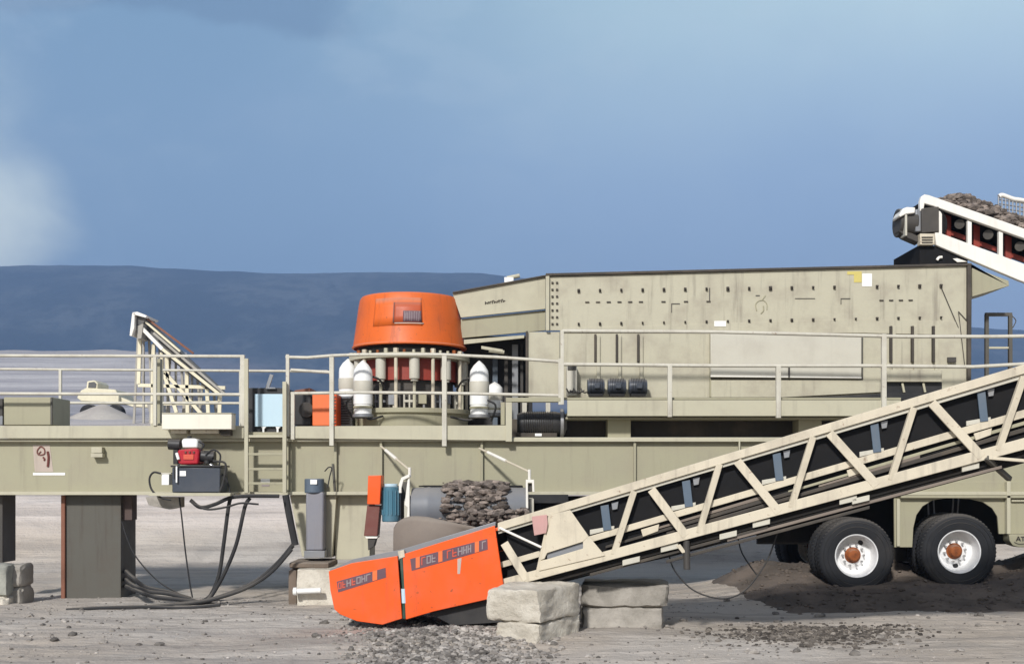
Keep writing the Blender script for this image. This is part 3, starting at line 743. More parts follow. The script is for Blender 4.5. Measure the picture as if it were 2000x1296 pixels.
for a, b, c, d in ((1311, 592, 1328, 594), (1311, 594.2, 1312.5, 610), (1553, 582, 1592, 583.5), (1642, 582, 1661, 584), (1642, 584.2, 1643.5, 594), (1385, 562, 1387, 588), (1476, 576, 1484, 578)): stitch(a, b, c, d, .006, 'panel_edge')
for k in range(7):
    for px in (1077, 1086): stitch(px, 550 + k * 13.4 + (px % 3), px + 4, 553.5 + k * 13.4 + (px % 3), .019)
em = MB(); q = SY - .004
em.tube(curve([P(1478, 607, q), P(1476, 594, q), P(1483, 587, q), P(1492, 587, q), P(1498, 594, q), P(1498, 605, q)]), .007, 5)
em.tube(curve([P(1491, 597, q), P(1491, 606, q), P(1486, 612, q)]), .009, 5); em.tube(curve([P(1495, 577, q), P(1489, 585, q)], 3), .008, 5)
em.build('embossed_mark', 'tan', scr, bevel=0)
for px in (1163, 1205, 1247, 1741, 1783, 1824):
    MB().pprism([(px - 2, 652 if px < 1500 else 636), (px + 2, 652 if px < 1500 else 636), (px + 2, 706), (px - 2, 706)], SY - .06, .058).build('stiffening_rib', 'brown_dark', scr)
    MB().pprism([(px + 2.5, 655 if px < 1500 else 636), (px + 9, 655 if px < 1500 else 636), (px + 9, 742), (px + 2.5, 742)], SY - .035, .033).build('rib_flange', 'tan_screen', scr)
cv = MB().pprism([(1388, 651), (1683, 656), (1683, 739), (1388, 736)], SY - .09, .085).build('cover_panel', 'tan_cover', scr, bevel=.01)
MB().pprism([(1683.3, 654), (1686, 654), (1686, 742), (1683.3, 742)], SY - .05, .048).build('cover_hinge', 'grey_tan', cv)
MB().pprism([(1388, 736.3), (1683, 739.3), (1683, 742.3), (1388, 739.3)], SY - .05, .045).build('cover_shadow', 'grey_tan', cv)  # dark strip stands for the soft shadow below the cover
MB().pprism([(1388, 732.5), (1683, 735.5), (1683, 738.6), (1388, 735.6)], SY - .10, .009).build('cover_edge', 'white', cv)
cv['label'] = 'smooth pale grey-tan hinged cover panel'
MB().pbox(1540, 716, 1543, 737, SY - .115, .024).build('cover_latch', 'dark', cv)
MB().pbox(1386, 652, 1389, 775, SY - .03, .028).build('seam_strip', 'tan', scr)
MB().pbox(1395, 626.5, 1418, 637, SY - .02, .007).build('label_plate', 'bright_white', scr, bevel=0)
MB().pbox(1684, 534, 1703, 559, SY - .006, .005).build('notice_sticker', 'bright_white', scr, bevel=0)
MB().pprism([(1655, 530), (1683, 529.5), (1683, 551), (1668, 551), (1668, 536), (1655, 536)], SY - .006, .005).build('warning_sticker', 'yellow', scr, bevel=0)
for pts in (((1837, 558), (1872, 640)), ((1872, 608), (1884, 712)), ((1872, 608), (1890, 628))):
    MB().tube([P(*pts[0], SY - .012), P(*pts[1], SY - .012)], .006, 5).build('hanging_wire', 'dark', scr, bevel=0)
MB().pbox(1852, 697, 1868, 707, SY - .05, .048).build('sensor_bracket', 'dark', scr)
# lower front of the screen: panel lip and shadowed slot
MB().pprism([(1389, 742), (1726, 742), (1726, 765), (1530, 775.5), (1389, 775.5)], SY - .06, .055).build('lower_panel', 'tan_screen', scr)
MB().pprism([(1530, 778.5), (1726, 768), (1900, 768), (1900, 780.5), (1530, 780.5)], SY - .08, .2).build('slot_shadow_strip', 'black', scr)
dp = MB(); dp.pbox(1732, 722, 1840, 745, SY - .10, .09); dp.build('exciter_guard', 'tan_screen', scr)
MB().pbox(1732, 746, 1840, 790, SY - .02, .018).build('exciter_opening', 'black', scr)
for px in (1762, 1803): MB().tube([P(px, 747, SY - .05), P(px + 4, 766, SY - .05)], .018, 8).build('exciter_spring', 'tan_light', scr)
# screen decks seen as dark interior and the recess next to the crusher
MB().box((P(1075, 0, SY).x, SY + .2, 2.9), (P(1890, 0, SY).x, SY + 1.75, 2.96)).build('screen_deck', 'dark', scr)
MB().pbox(905, 656, 1040, 850, 16.75, .04).build('recess_shade', 'black', scr)  # black plate stands for the shade inside the recess
for px, w, mt in ((962, 10, 'blue_grey'), (985, 7, 'dark'), (1000, 12, 'steel'), (1016, 6, 'dark')): MB().pbox(px, 690 if px < 990 else 672, px + w, 830, 16.3 + (px % 3) * .1, .08).build('recess_post', mt, scr)
MB().tube([P(955, 684, 16.0), P(985, 688, 16.0)], .03, 8).build('recess_pipe', 'tan_light', scr)
MB().pprism([(940, 675), (982, 682), (982, 688), (940, 681)], 15.75, .05).build('recess_bracket', 'tan_light', scr)


# ------------------------------------------------------------------ equipment on the decks
def unit(name, label, cat, px, py, Y, group=None): return thing(name, label, cat, P(px, py, Y), group)


lk = unit('steel_locker', 'beige steel locker standing on the left deck', 'locker', 54, 830, 15.0)
MB().pbox(7, 775, 103, 830, 15.05, .6).build('body', 'tan', lk, bevel=.012)
MB().pbox(-8, 778, 5, 829, 15.1, .5).build('side_door', 'dark', lk)
MB().pbox(-1, 812, 5, 829, 15.05, .03).build('latch', 'steel', lk)
MB().pbox(98, 775.5, 102, 829.5, 15.03, .019).build('corner_trim', 'grey_tan', lk)
cp = unit('steel_column', 'wide tan column standing behind the left guard rail', 'column', 305, 850, 15.1)
MB().pbox(298, 700, 313, 832, 15.0, .1).build('column', 'tan', cp); MB().pbox(294, 826, 317, 831.5, 14.95, .2).build('base_plate', 'tan_light', cp)
tb = unit('tool_box', 'long cream tool box hanging on the left deck edge', 'tool box', 384, 838, RY)
MB().pbox(316, 807.5, 452.5, 838, 14.62, .22).build('body', 'cream_box', tb, bevel=.008)
MB().pbox(316, 805.5, 452.5, 807.3, 14.61, .24).build('lid', 'tan_light', tb)
for px, w in ((334, 30), (372, 55)): MB().pbox(px, 838.4, px + w, 846, 14.7, .14).build('bracket', 'cream', tb)
MB().pbox(430, 838.4, 450, 850, 14.72, .12).build('bracket', 'brown_dark', tb)

ca = unit('control_cabinet', 'black control cabinet with pale blue door at the ladder gate', 'cabinet', 520, 850, 15.2)
MB().pbox(484, 757, 560, 849.5, 15.15, .6).build('body', 'black', ca, bevel=.01)
MB().pbox(497.5, 769, 557.5, 832.5, 15.1, .045).build('door', 'sky_panel', ca)
for px in (511, 539):
    MB().pprism([(px - 1, 833), (px + 9, 833), (px + 5, 837), (px + 5, 849.5), (px + 1, 849.5), (px + 1, 837)], 15.1, .04).build('foot', 'bright_white', ca)
MB().bar(P(522, 758, 15.2), P(531, 731, 15.2), .03, .05).build('antenna', 'steel', ca); MB().pbox(519, 756, 538, 759, 15.1, .06).build('antenna_base', 'steel', ca)
bk = unit('engine_housing', 'black engine housing beside the orange box on the crusher platform', 'engine housing', 592, 832, 15.3)
MB().pprism([(574, 771), (606, 766), (609, 775), (609, 831), (574, 831)], 15.3, .7).build('body', 'black', bk, bevel=.02)
MB().tube([P(598, 800, 15.28), P(598, 800, 15.2)], .1, 20).build('pulley', 'dark', bk)
MB().pprism([(575, 762), (605, 757), (606, 765), (575, 770)], 15.35, .5).build('rusty_top', 'rust_dark', bk)
ob = unit('orange_box', 'orange steel box on the crusher platform behind the railing', 'box', 633, 831, 15.2)
MB().pbox(610, 768.5, 645.5, 831, 15.15, .5).build('body', 'orange_pale', ob, bevel=.01)
MB().pbox(646, 768.5, 657, 831, 15.18, .46).build('vent_side', 'orange', ob)
v = MB()
for k in range(9): v.pbox(649, 773 + k * 6.4, 655.5, 776 + k * 6.4, 15.165, .014)
v.build('louvre', 'maroon', ob, bevel=0)
gr = unit('grey_vent_cabinet', 'grey louvred cabinet left of the white accumulators', 'cabinet', 675, 832, 15.5)
MB().pbox(660, 773, 688, 831, 15.6, .4).build('body', 'steel', gr)
v = MB()
for k in range(11): v.pbox(661, 777 + k * 4.8, 687, 779.5 + k * 4.8, 15.575, .024)
v.build('louvre', 'dark', gr, bevel=0)
mp = None
for i, (a, b) in enumerate(((1147, 1180), (1187, 1222), (1228, 1263))):
    mt = unit('electric_motor', ('leftmost', 'middle', 'rightmost')[i] + ' of three black motors against the screen box', 'motor', (a + b) / 2, 771, 15.4, 'three black motors on the screen walkway')
    c = P((a + b) / 2, 755, 15.42); L = (b - a) * 15.42 / FPX
    MB().lathe([(.0, -L / 2), (.095, -L / 2), (.108, -L / 2 + .03), (.108, L / 2 - .03), (.095, L / 2), (0, L / 2)], c, 'x', 28).build('body', 'navy', mt, bevel=0)
    fn = MB()
    for k in range(9): fn.lathe([(.108, -L * .36 + k * L * .09 - .004), (.118, -L * .36 + k * L * .09), (.108, -L * .36 + k * L * .09 + .004)], c, 'x', 28)
    fn.build('cooling_fin', 'black', mt, bevel=0)
    MB().box((c.x - L * .42, c.y - .09, c.z - .125), (c.x + L * .42, c.y + .09, c.z - .095)).build('mounting_foot', 'black', mt)
    MB().box((c.x - L * .1, c.y - .135, c.z - .03), (c.x + L * .2, c.y - .1, c.z + .04)).build('terminal_box', 'navy', mt)
lb = unit('cable_cabinet', 'small pale cabinet with dark slot at the left end of the screen walkway', 'cabinet', 1116, 770, 15.4)
MB().pbox(1107, 713, 1127, 772, 15.42, .15).build('body', 'tan_cover', lb); MB().pbox(1108.5, 714.5, 1125.5, 722, 15.405, .014).build('slot', 'dark', lb)
v = MB()
for k in range(5): v.tube(curve([P(1106 + k * 7, 758 + (k % 2) * 4, 15.38), P(1112 + k * 7, 766, 15.36), P(1120 + k * 7, 762 + (k % 3) * 3, 15.38)]), .01, 6)
v.build('cable', 'dark', lb, bevel=0)
dm = unit('drive_motor', 'large black drive motor lying beside the crusher platform end', 'motor', 1050, 850, 15.3)
c = P(1052, 826, 15.3); L = 84 * 15.3 / FPX
MB().lathe([(.0, -L / 2), (.12, -L / 2), (.15, -L / 2 + .06), (.155, L / 2 - .06), (.14, L / 2), (0, L / 2)], c, 'x', 32).build('body', 'black', dm, bevel=0)
MB().lathe([(.0, L / 2 + .001), (.19, L / 2 + .001), (.19, L / 2 + .04), (.08, L / 2 + .09), (0, L / 2 + .09)], c, 'x', 32).build('pulley', 'steel', dm, bevel=0)
fn = MB()
for k in range(14): fn.lathe([(.155, -L * .34 + k * L * .05 - .004), (.168, -L * .34 + k * L * .05), (.155, -L * .34 + k * L * .05 + .004)], c, 'x', 28)
fn.build('cooling_fin', 'dark', dm, bevel=0)
MB().pbox(1016, 845, 1088, 852.8, 15.2, .3).build('mounting_foot', 'brown_dark', dm)
for px in (1020, 1066): MB().pbox(px, 786, px + 9, 808, 15.25, .06).build('hanger', 'tan_cover', dm)
MB().pbox(1045, 846, 1058, 851, 15.17, .02).build('type_plate', 'bright_white', dm, bevel=0)

# power pack on the beam
pw = unit('power_pack', 'red engine power pack on a navy tank hung on the beam', 'engine', 384, 965, 14.6)
MB().pbox(336, 912, 430, 961, 14.45, .40).build('tank', 'navy', pw, bevel=.012)
MB().pbox(333, 908, 432, 911.5, 14.43, .44).build('tank_lid', 'black', pw)
MB().pbox(351, 919, 363, 929, 14.44, .009).build('sticker', 'bright_white', pw, bevel=0)
MB().bar(P(345, 910, 14.42), P(345, 942, 14.42), .02, .02).build('sight_tube', 'bright_white', pw)
MB().pprism([(347, 878), (384, 874), (389, 880), (387, 906), (350, 907), (345, 895)], 14.5, .26).build('engine_block', 'red', pw, bevel=.02)
MB().pbox(358, 887, 378, 897, 14.488, .011).build('engine_plate', 'decal_red', pw)
MB().pprism([(354, 860), (358, 855.5), (382, 855.5), (386, 860), (386, 874), (356, 874)], 14.5, .22).build('fuel_tank', 'bright_white', pw, bevel=.02)
MB().tube([P(330, 867, 14.6), P(353, 868, 14.6)], .07, 20).build('air_cleaner', 'black', pw)
MB().pbox(338, 878, 347, 906, 14.55, .2).build('cooling_shroud', 'black', pw)
mm = MB(); mm.tube([P(390, 890, 14.62), P(420, 892, 14.62)], .075, 18); mm.tube([P(404, 905, 14.6), P(404, 880, 14.6)], .04, 10); mm.build('pump', 'black', pw, bevel=.004)
MB().tube([P(410, 906, 14.5), P(424, 916, 14.5), P(428, 924, 14.48)], .022, 8).build('fitting', 'chrome', pw)
MB().tube([P(345, 884, 14.49), P(349, 897, 14.48)], .02, 8).build('pull_handle', 'bright_white', pw)
MB().pbox(290, 962, 450, 968, 14.4, .5).build('shelf', 'tan_light', pw)
MB().pprism([(284, 970), (352, 970), (352, 990), (330, 994), (290, 986)], 14.7, .2).build('shelf_bracket', 'concrete_grey', pw)
for pts, r_ in ((((404, 884), (418, 878), (430, 888), (428, 908)), .012), (((392, 878), (398, 868), (388, 862)), .012), (((352, 905), (342, 914), (341, 934)), .010), (((416, 900), (440, 905), (436, 940), (428, 962)), .014)):
    MB().tube(curve([P(a, b, 14.44) for a, b in pts], 6), r_, 7).build('fuel_hose', 'rubber', pw, bevel=0)
for px in (360, 368, 376): MB().pbox(px, 880.5, px + 4, 885, 14.485, .014).build('fin', 'maroon', pw)
MB().tube([P(370, 855.3, 14.6), P(370, 851, 14.6)], .03, 12).build('filler_cap', 'black', pw)
jb = unit('valve_box', 'small white valve box with looped cable left of the navy tank', 'valve box', 322, 947, 14.6)
MB().pbox(315.5, 925.5, 330, 946.5, 14.52, .16).build('body', 'bright_white', jb)
MB().pbox(314, 922.5, 334, 925, 14.54, .12).build('cap', 'tan_cover', jb)
MB().tube(curve([P(314, 924, 14.5), P(300, 922, 14.5), P(292, 934, 14.5), P(296, 955, 14.48), P(312, 970, 14.45), P(334, 976, 14.45)]), .013, 8).build('cable', 'rubber', jb, bevel=0)


# hoses: each is its own thing
def hose(label, pts, r, Y=14.6, mat='rubber', cat='hose', name='hydraulic_hose', grp='hoses hanging under the beam'):
    q = [P(a, b, c) for a, b, c in [(p if len(p) == 3 else (p[0], p[1], Y)) for p in pts]]
    o = MB().tube(curve(q), r * .82, 9).build(name, mat, None, bevel=0, base=q[-1]); return tag(o, label, cat, grp)


hose('left of the two thick hoses dropping from the power pack to the ground', [(455, 962), (447, 985), (437, 1060), (428, 1120), (412, 1160), (398, 1172, 14.7)], .030)
hose('right of the two thick hoses dropping from the power pack to the ground', [(488, 972), (478, 990), (462, 1060), (440, 1115), (418, 1155), (400, 1178, 14.4)], .030, 14.55)
hose('thick hose sweeping from the grey jack down left to the ground', [(572, 1064), (545, 1096), (510, 1128), (470, 1150), (405, 1172), (340, 1180)], .036, 14.4)
hose('second thick hose lying close under the sweeping one', [(570, 1072), (535, 1112), (500, 1138), (450, 1160), (380, 1176), (250, 1186)], .026, 14.3)
hose('thin straight cable hanging from the shelf to the ground', [(350, 970), (355, 1010), (362, 1075), (371, 1140), (376, 1166)], .012, 14.6, cat='cable', name='cable')
hose('thin cable slanting from the leg bracket to the ground', [(238, 1018), (250, 1055), (268, 1090), (310, 1135), (360, 1164)], .011, 14.8, cat='cable', name='cable')
hose('topmost dark hose from behind the leg onto the ground', [(226, 1108, 15.85), (244, 1114, 15.3), (258, 1126), (285, 1146), (330, 1156), (372, 1168)], .034, 14.75)
hose('middle dark hose from behind the leg onto the ground', [(226, 1124, 15.85), (244, 1130, 15.3), (260, 1142), (290, 1154), (335, 1160), (392, 1176)], .030, 14.6)
hose('lowest dark hose from behind the leg onto the ground', [(226, 1138, 15.85), (244, 1143, 15.3), (268, 1153), (300, 1164), (350, 1170), (420, 1180)], .030, 14.45)
hose('dark hose lying flat on the ground before the leg', [(130, 1190), (200, 1186), (280, 1184), (360, 1186), (430, 1180)], .028, 13.9)
hose('black hose bundle along the underside of the power pack shelf', [(372, 976), (392, 990), (420, 984), (448, 972), (480, 968), (545, 968)], .03, 14.5)
hose('sagging black hose below the power pack shelf', [(378, 984), (405, 994), (440, 990), (470, 982), (505, 984)], .016, 14.45)
hose('thick dark strut hose leaning against the tan leg plate', [(558, 966), (566, 1010), (577, 1064)], .055, 14.7)
hose('thin cable hanging below the front conveyor near the second block', [(1305, 1078), (1318, 1114), (1355, 1152), (1410, 1168), (1455, 1152), (1495, 1100), (1515, 1050), (1520, 1030)], .010, 11.7, cat='cable', name='cable')
hose('short thin cable hanging behind the front conveyor left of the dark wheel', [(1440, 1045), (1448, 1076), (1462, 1100), (1478, 1122)], .009, 11.9, cat='cable', name='cable')
hose('curved black cable at the right of the power pack tank', [(430, 920), (444, 940), (450, 962)], .012, 14.55, cat='cable', name='cable')
hose('dark wires tied to the conduit above the grey jack', [(634, 920), (642, 912), (648, 914), (644, 930), (640, 952)], .010, 14.7, cat='cable', name='cable')

# jack with its concrete crib
jk = unit('hydraulic_jack', 'grey violet hydraulic jack column under the crusher platform', 'jack', 614, 1090, 14.8)
MB().pbox(597, 960, 632, 1075, 14.76, .22).build('barrel', 'jack', jk, bevel=.025)
MB().tube([P(614, 962, 14.85), P(614, 952, 14.85), P(614, 934, 14.85)], .125, 28).build('head', 'blue_grey', jk, bevel=.012)
MB().pbox(606, 936, 619, 945, 14.715, .01).build('sticker', 'bright_white', jk, bevel=0)
MB().pbox(594, 1075, 634, 1088.5, 14.72, .26).build('foot_plate', 'steel', jk)
jp = MB().rough_box(P(562, 1110, 14.5), P(662, 1089, 15.3) - Vector((0, 0, 0)), cut=4, amp=.01, seed=3).build('timber_plank', 'timber', None, base=P(612, 1110, 14.9)); tag(jp, 'dark brown timber plank under the grey jack', 'plank')
a, b = P(580, 1196, 14.35), P(664, 1110.5, 14.35)
cb = MB().rough_box((a.x, 14.35, a.z), (b.x, 15.2, b.z), cut=6, amp=.014, seed=5).build('concrete_block', 'concrete', None, base=(a.x, 14.7, 0)); tag(cb, 'pale concrete block under the jack, left of the orange hopper', 'concrete block', 'concrete cribbing blocks')
a, b = P(563, 1197, 14.5), P(579, 1111, 14.5)
tp = MB().rough_box((a.x, 14.5, a.z), (b.x, 14.8, b.z), cut=3, amp=.008, seed=6).build('timber_post', 'timber', None, base=(a.x, 14.6, 0)); tag(tp, 'upright grey brown timber at the left of the pale concrete block', 'timber post')
pi = MB().tube([P(574, 1154, 14.22), P(627, 1152, 14.22)], .035, 14).tube([P(573, 1154, 14.22), P(580, 1154, 14.22)], .05, 12).build('white_pipe', 'bright_white', None, bevel=.004, base=P(600, 1153, 14.22)); tag(pi, 'short white pipe against the pale concrete block', 'pipe')
# cribbing at far left
for i, (x0, y0, x1, y1, Y, mt, lab) in enumerate(((-30, 1103, 13, 1164, 14.3, 'concrete_green', 'pale greenish block, upper left of the crib at the photo edge'), (-30, 1165, 12, 1196, 14.3, 'concrete', 'low pinkish block, bottom left of the crib at the photo edge'),
        (14, 1103, 43, 1146, 14.5, 'concrete_grey', 'grey block, upper right of the crib at the photo edge'), (13, 1146.5, 42, 1196, 14.5, 'concrete_grey', 'rounded grey block, bottom right of the crib at the photo edge'))):
    a, b = P(x0, y1, Y), P(x1, y0, Y)
    o = MB().rough_box((a.x, Y, a.z), (b.x, Y + .4, b.z), cut=5, amp=.02, seed=20 + i, chip=1.2).build('crib_block', mt, None, base=(a.x, Y + .2, a.z)); tag(o, lab, 'concrete block', 'concrete cribbing blocks')
o = MB().rough_box(P(-30, 1201, 14.1), P(34, 1195, 14.4), cut=3, amp=.004, seed=31).build('timber_board', 'cream', None, base=P(0, 1200, 14.2)); tag(o, 'pale board lying in front of the crib at the photo edge', 'board')

# ------------------------------------------------------------------ discharge conveyor under the crusher
dc = thing('discharge_conveyor', 'short discharge conveyor with grey drum heaped with rock under the beam', 'conveyor', P(910, 1030, 14.2))
DY = 14.25; dc0 = P(805, 992, DY); dc1 = P(1029, 992, DY); rD = .245
MB().lathe([(.0, 0), (rD, 0), (rD + .012, .03), (rD + .016, .18), (rD + .022, .21), (rD + .016, .23), (rD + .02, (dc1.x - dc0.x) / 2), (rD + .012, dc1.x - dc0.x - .03), (rD, dc1.x - dc0.x), (0, dc1.x - dc0.x)], dc0, 'x', 48).build('head_drum', 'drum', dc, bevel=0)
MB().box((dc0.x + .08, DY, dc0.z + rD + .02), (dc1.x - .05, 17.2, dc0.z + rD + .035)).build('belt', 'belt', dc)
MB().box((dc0.x + .08, DY, dc0.z - rD - .05), (dc1.x - .05, 17.2, dc0.z - rD - .02)).build('return_belt', 'belt', dc)
for x0, nm in ((dc0.x - .09, 0), (dc1.x + .03, 1)):
    MB().box((x0, DY - .1, dc0.z - .2), (x0 + .055, 17.0, dc0.z + .12)).build('side_frame', 'tan_cover', dc)
MB().pprism([(779, 945), (784, 932), (797, 926), (800, 926), (800, 931), (788, 937), (784, 952), (784, 962), (779, 962)], 14.0, .06).build('head_bracket', 'white', dc)
MB().pprism([(796, 937), (800, 932), (800, 1020), (794, 1020), (796, 990), (790, 985)], 14.02, .06).build('head_bracket', 'white', dc)
MB().pprism([(784, 940), (796, 940), (795, 1020), (780, 1020)], 14.25, .05).build('bearing_plate', 'grey_tan', dc)
MB().pprism([(1027, 936), (1043, 936), (1044, 960), (1040, 960), (1039, 942), (1031, 942), (1032, 1000), (1027, 1000)], 14.0, .06).build('head_bracket', 'white', dc)
MB().pbox(1031.5, 943, 1039, 960, 14.06, .05).build('bearing_plate', 'dark', dc)
MB().pbox(1033, 965, 1110, 982, 14.9, .3).build('skirt_board', 'black', dc)
MB().tube([P(802, 975, 14.12), P(793, 975, 14.12)], .05, 14).build('drum_shaft', 'dark', dc)
bm_ = unit('drive_gearmotor', 'teal blue gear motor left of the discharge drum', 'motor', 763, 1020, 14.1)
MB().tube([P(763, 1018, 14.1), P(763, 950, 14.1)], .105, 24).build('body', 'teal', bm_, bevel=.01)
MB().tube([P(763, 949.8, 14.1), P(763, 944, 14.1)], .085, 24).build('fan_cover', 'sky_panel', bm_, bevel=.006)
fn = MB()
for k in range(14):
    t = 2 * math.pi * k / 14; c = P(763, 0, 14.1); fn.box((c.x + .108 * math.cos(t) - .006, 14.1 + .108 * math.sin(t) - .006, P(0, 1005, 14.1).z), (c.x + .108 * math.cos(t) + .006, 14.1 + .108 * math.sin(t) + .006, P(0, 957, 14.1).z))
fn.build('cooling_fin', 'teal', bm_, bevel=0)
MB().pbox(776, 948, 783, 1018, 14.1, .2).build('gearbox', 'navy', bm_)
og = unit('belt_guard', 'bright orange guard box above a maroon lower half left of the blue motor', 'guard', 730, 1075, 14.0)
MB().pprism([(719, 928), (744.5, 927.5), (742, 985), (717, 984)], 13.95, .3).build('upper_guard', 'orange', og, bevel=.008)
MB().pprism([(717, 985.5), (742, 986.5), (737, 1046), (710.5, 1046)], 14.0, .25).build('lower_guard', 'maroon', og, bevel=.008)
MB().pprism([(713, 1047), (738, 1047), (736, 1051), (715, 1051)], 13.98, .25).build('guard_lip', 'white', og)
MB().pprism([(718, 1051.5), (734, 1051.5), (730, 1066), (719, 1074)], 14.0, .2).build('guard_foot', 'dark', og)
for i, (a, b, lab) in enumerate((((744, 871), (800, 917), 'left of two pale slanting rods holding the discharge conveyor'), ((936, 875), (1034, 921), 'right of two pale slanting rods holding the discharge conveyor'))):
    t = thing('hanger_rod', lab, 'rod', P(*b, 14.05), 'slanting hanger rods')
    MB().tube([P(*a, 14.9), P(*b, 14.05)], .014, 8).build('rod', 'cream', t, bevel=0)
    m = Vector(P(*a, 14.9)).lerp(P(*b, 14.05), .18); n2 = Vector(P(*a, 14.9)).lerp(P(*b, 14.05), .55)
    MB().tube([m, n2], .021, 8).build('turnbuckle', 'white', t, bevel=0)
    e = P(*b, 14.05); MB().tube([e + Vector((0, 0, .03)), e - Vector((0, 0, .09))], .018, 8).build('clevis', 'white', t, bevel=0)
# rock pouring over the drum
rk = MB(); r2 = random.Random(5)
for k in range(420):
    u = r2.random(); x = dc0.x + .40 + u * (dc1.x - dc0.x - .66) + r2.gauss(0, .03)
    t = R(r2.uniform(-55, 115)); rr = rD + .02 + r2.uniform(0, .05) * (1 if t > 0 else .7)
    y = DY - rr * math.cos(t) if t < R(90) else DY + r2.uniform(0, .5); z = dc0.z + rr * math.sin(min(t, R(90)))
    if t < 0: y -= .04
    rk.rock((x, y, z), .012 + .06 * r2.random() ** 1.8, k * 1.7, 1, (1.25, 1, .62), .55)
for k in range(160):
    u = r2.random(); p = P(905 + u * 120 + r2.gauss(0, 8), 0, 13.4); rk.rock((p.x, 13.75 + r2.uniform(-.2, .25), EYE + (HY - (1012 + r2.uniform(-8, 14) - u * 8)) * 13.4 / FPX), r2.uniform(.02, .06), k * 2.3 + 900, 1, (1.2, 1, .7), .5)
o = rk.build('crushed_rock', 'rock', None, bevel=0, smooth=False, base=(dc0.x + .7, DY, dc0.z)); tag(o, 'crushed brown rock pouring over the discharge drum', 'rock', None, 'stuff')

# ------------------------------------------------------------------ front stacker conveyor
YAW = R(12); YC = 11.85
def CY(px): return YC / (1 + math.tan(YAW) * (px - CX) / FPX)
NRM = Vector((math.sin(YAW), math.cos(YAW), 0))
def PC(px, py, off=0.0): return P(px, py, CY(px)) + NRM * off
fc = thing('stacker_conveyor', 'cream lattice stacker conveyor with orange hopper wings rising to the right', 'conveyor', PC(985, 1148) * 1.0)
WID = 1.0
up_top = lambda px: 1021 - (px - 970) * .3008
lo_bot = lambda px: 1148 - (px - 985) * .2665
mid_y = lambda px: 1102 - (px - 981) * .2885
PXA, PXB = 972, 2330
for off, nm in ((0, 'near'), (WID, 'far')):
    o = MB().prism([PC(PXA, up_top(PXA), off), PC(PXB, up_top(PXB), off), PC(PXB, up_top(PXB) + 19, off), PC(PXA, up_top(PXA) + 16, off)], NRM * .06).build('top_chord', 'cream', fc)
    MB().prism([PC(PXA, up_top(PXA) + 16.5, off + .03), PC(PXB, up_top(PXB) + 19.5, off + .03), PC(PXB, up_top(PXB) + 29, off + .03), PC(PXA, up_top(PXA) + 22, off + .03)], NRM * .05).build('chord_lip', 'tan_cover', fc)
    MB().prism([PC(PXA, lo_bot(PXA) - 19, off), PC(PXB, lo_bot(PXB) - 24, off), PC(PXB, lo_bot(PXB), off), PC(PXA, lo_bot(PXA), off)], NRM * .06).build('bottom_chord', 'cream', fc)
    MB().prism([PC(PXA, mid_y(PXA) - 6, off + .07), PC(PXB, mid_y(PXB) - 9, off + .07), PC(PXB, mid_y(PXB) + 8, off + .07), PC(PXA, mid_y(PXA) + 6, off + .07)], NRM * .04).build('mid_rail', 'cream', fc)
web = [((1050, 1125), (1077, 1002)), ((1198, 1082), (1238, 958)), ((1365, 1040), (1405, 905)), ((1545, 990), (1588, 852)), ((1740, 937), (1785, 795)), ((1950, 880), (2000, 735)),
       ((984, 1060), (1028, 1132)), ((1272, 955), (1340, 1046)), ((1440, 900), (1522, 1000)), ((1620, 845), (1713, 948)), ((1820, 786), (1918, 892)), ((2030, 725), (2120, 832)), ((2160, 815), (2205, 670)), ((2240, 660), (2325, 775))]
for (a, b) in web:
    w = .062 if b[0] > a[0] and b[1] < a[1] else .085
    for off in (0.02, WID + .02):
        MB().bar(PC(*a, off), PC(*b, off), .045, w, up=(1, 0, 0) if abs(a[0] - b[0]) < 60 else (0, 0, 1)).build('brace', 'cream', fc)
# carrying belt as a trough with hanging edges, return belt, belly pan
def strip(px0, px1, fn, offs, drops, th, name, mat):
    n = 10; m = MB(); vs = []; k = len(offs)
    for i in range(n + 1):
        px = px0 + (px1 - px0) * i / n
        for o_, d_ in zip(offs, drops): vs.append(PC(px, fn(px) + d_, 0) + NRM * o_)
    nb = len(vs); vs += [v - Vector((0, 0, th)) for v in vs]
    fs = []
    for i in range(n):
        for j in range(k - 1):
            q = (i * k + j, i * k + j + 1, (i + 1) * k + j + 1, (i + 1) * k + j); fs.append(q); fs.append([x + nb for x in reversed(q)])
        for j in (0, k - 1): fs.append((i * k + j, (i + 1) * k + j, (i + 1) * k + j + nb, i * k + j + nb))
    for i in (0, n):
        for j in range(k - 1): fs.append((i * k + j, i * k + j + 1, i * k + j + 1 + nb, i * k + j + nb))
    m.add(vs, fs); return m.build(name, mat, fc, bevel=0)
strip(720, PXB, up_top, (.14, .34, .62, .86), (14, 52, 52, 14), .02, 'carrying_belt', 'belt')
for s_off in (.12, .86):
    MB().prism([PC(985, up_top(985) + 24, s_off), PC(PXB, up_top(PXB) + 30, s_off), PC(PXB, mid_y(PXB) - 1, s_off), PC(985, mid_y(985) - 1, s_off)], NRM * .02).build('skirt_board', 'belt', fc)
for s_off in (.14, .90):
    MB().prism([PC(985, mid_y(985) - 2, s_off), PC(PXB, mid_y(PXB) - 2, s_off), PC(PXB, lo_bot(PXB) - 10, s_off), PC(985, lo_bot(985) - 8, s_off)], NRM * .015).build('return_shade', 'belt', fc)  # added black sheets stand for the shaded inside of the truss
strip(990, PXB, lambda px: lo_bot(px) - 42, (.12, .5, .88), (0, 0, 0), .015, 'return_belt', 'belt')
strip(990, PXB, lo_bot, (.08, .5, .92), (8, 18, 8), .03, 'belly_shade', 'shade_black')
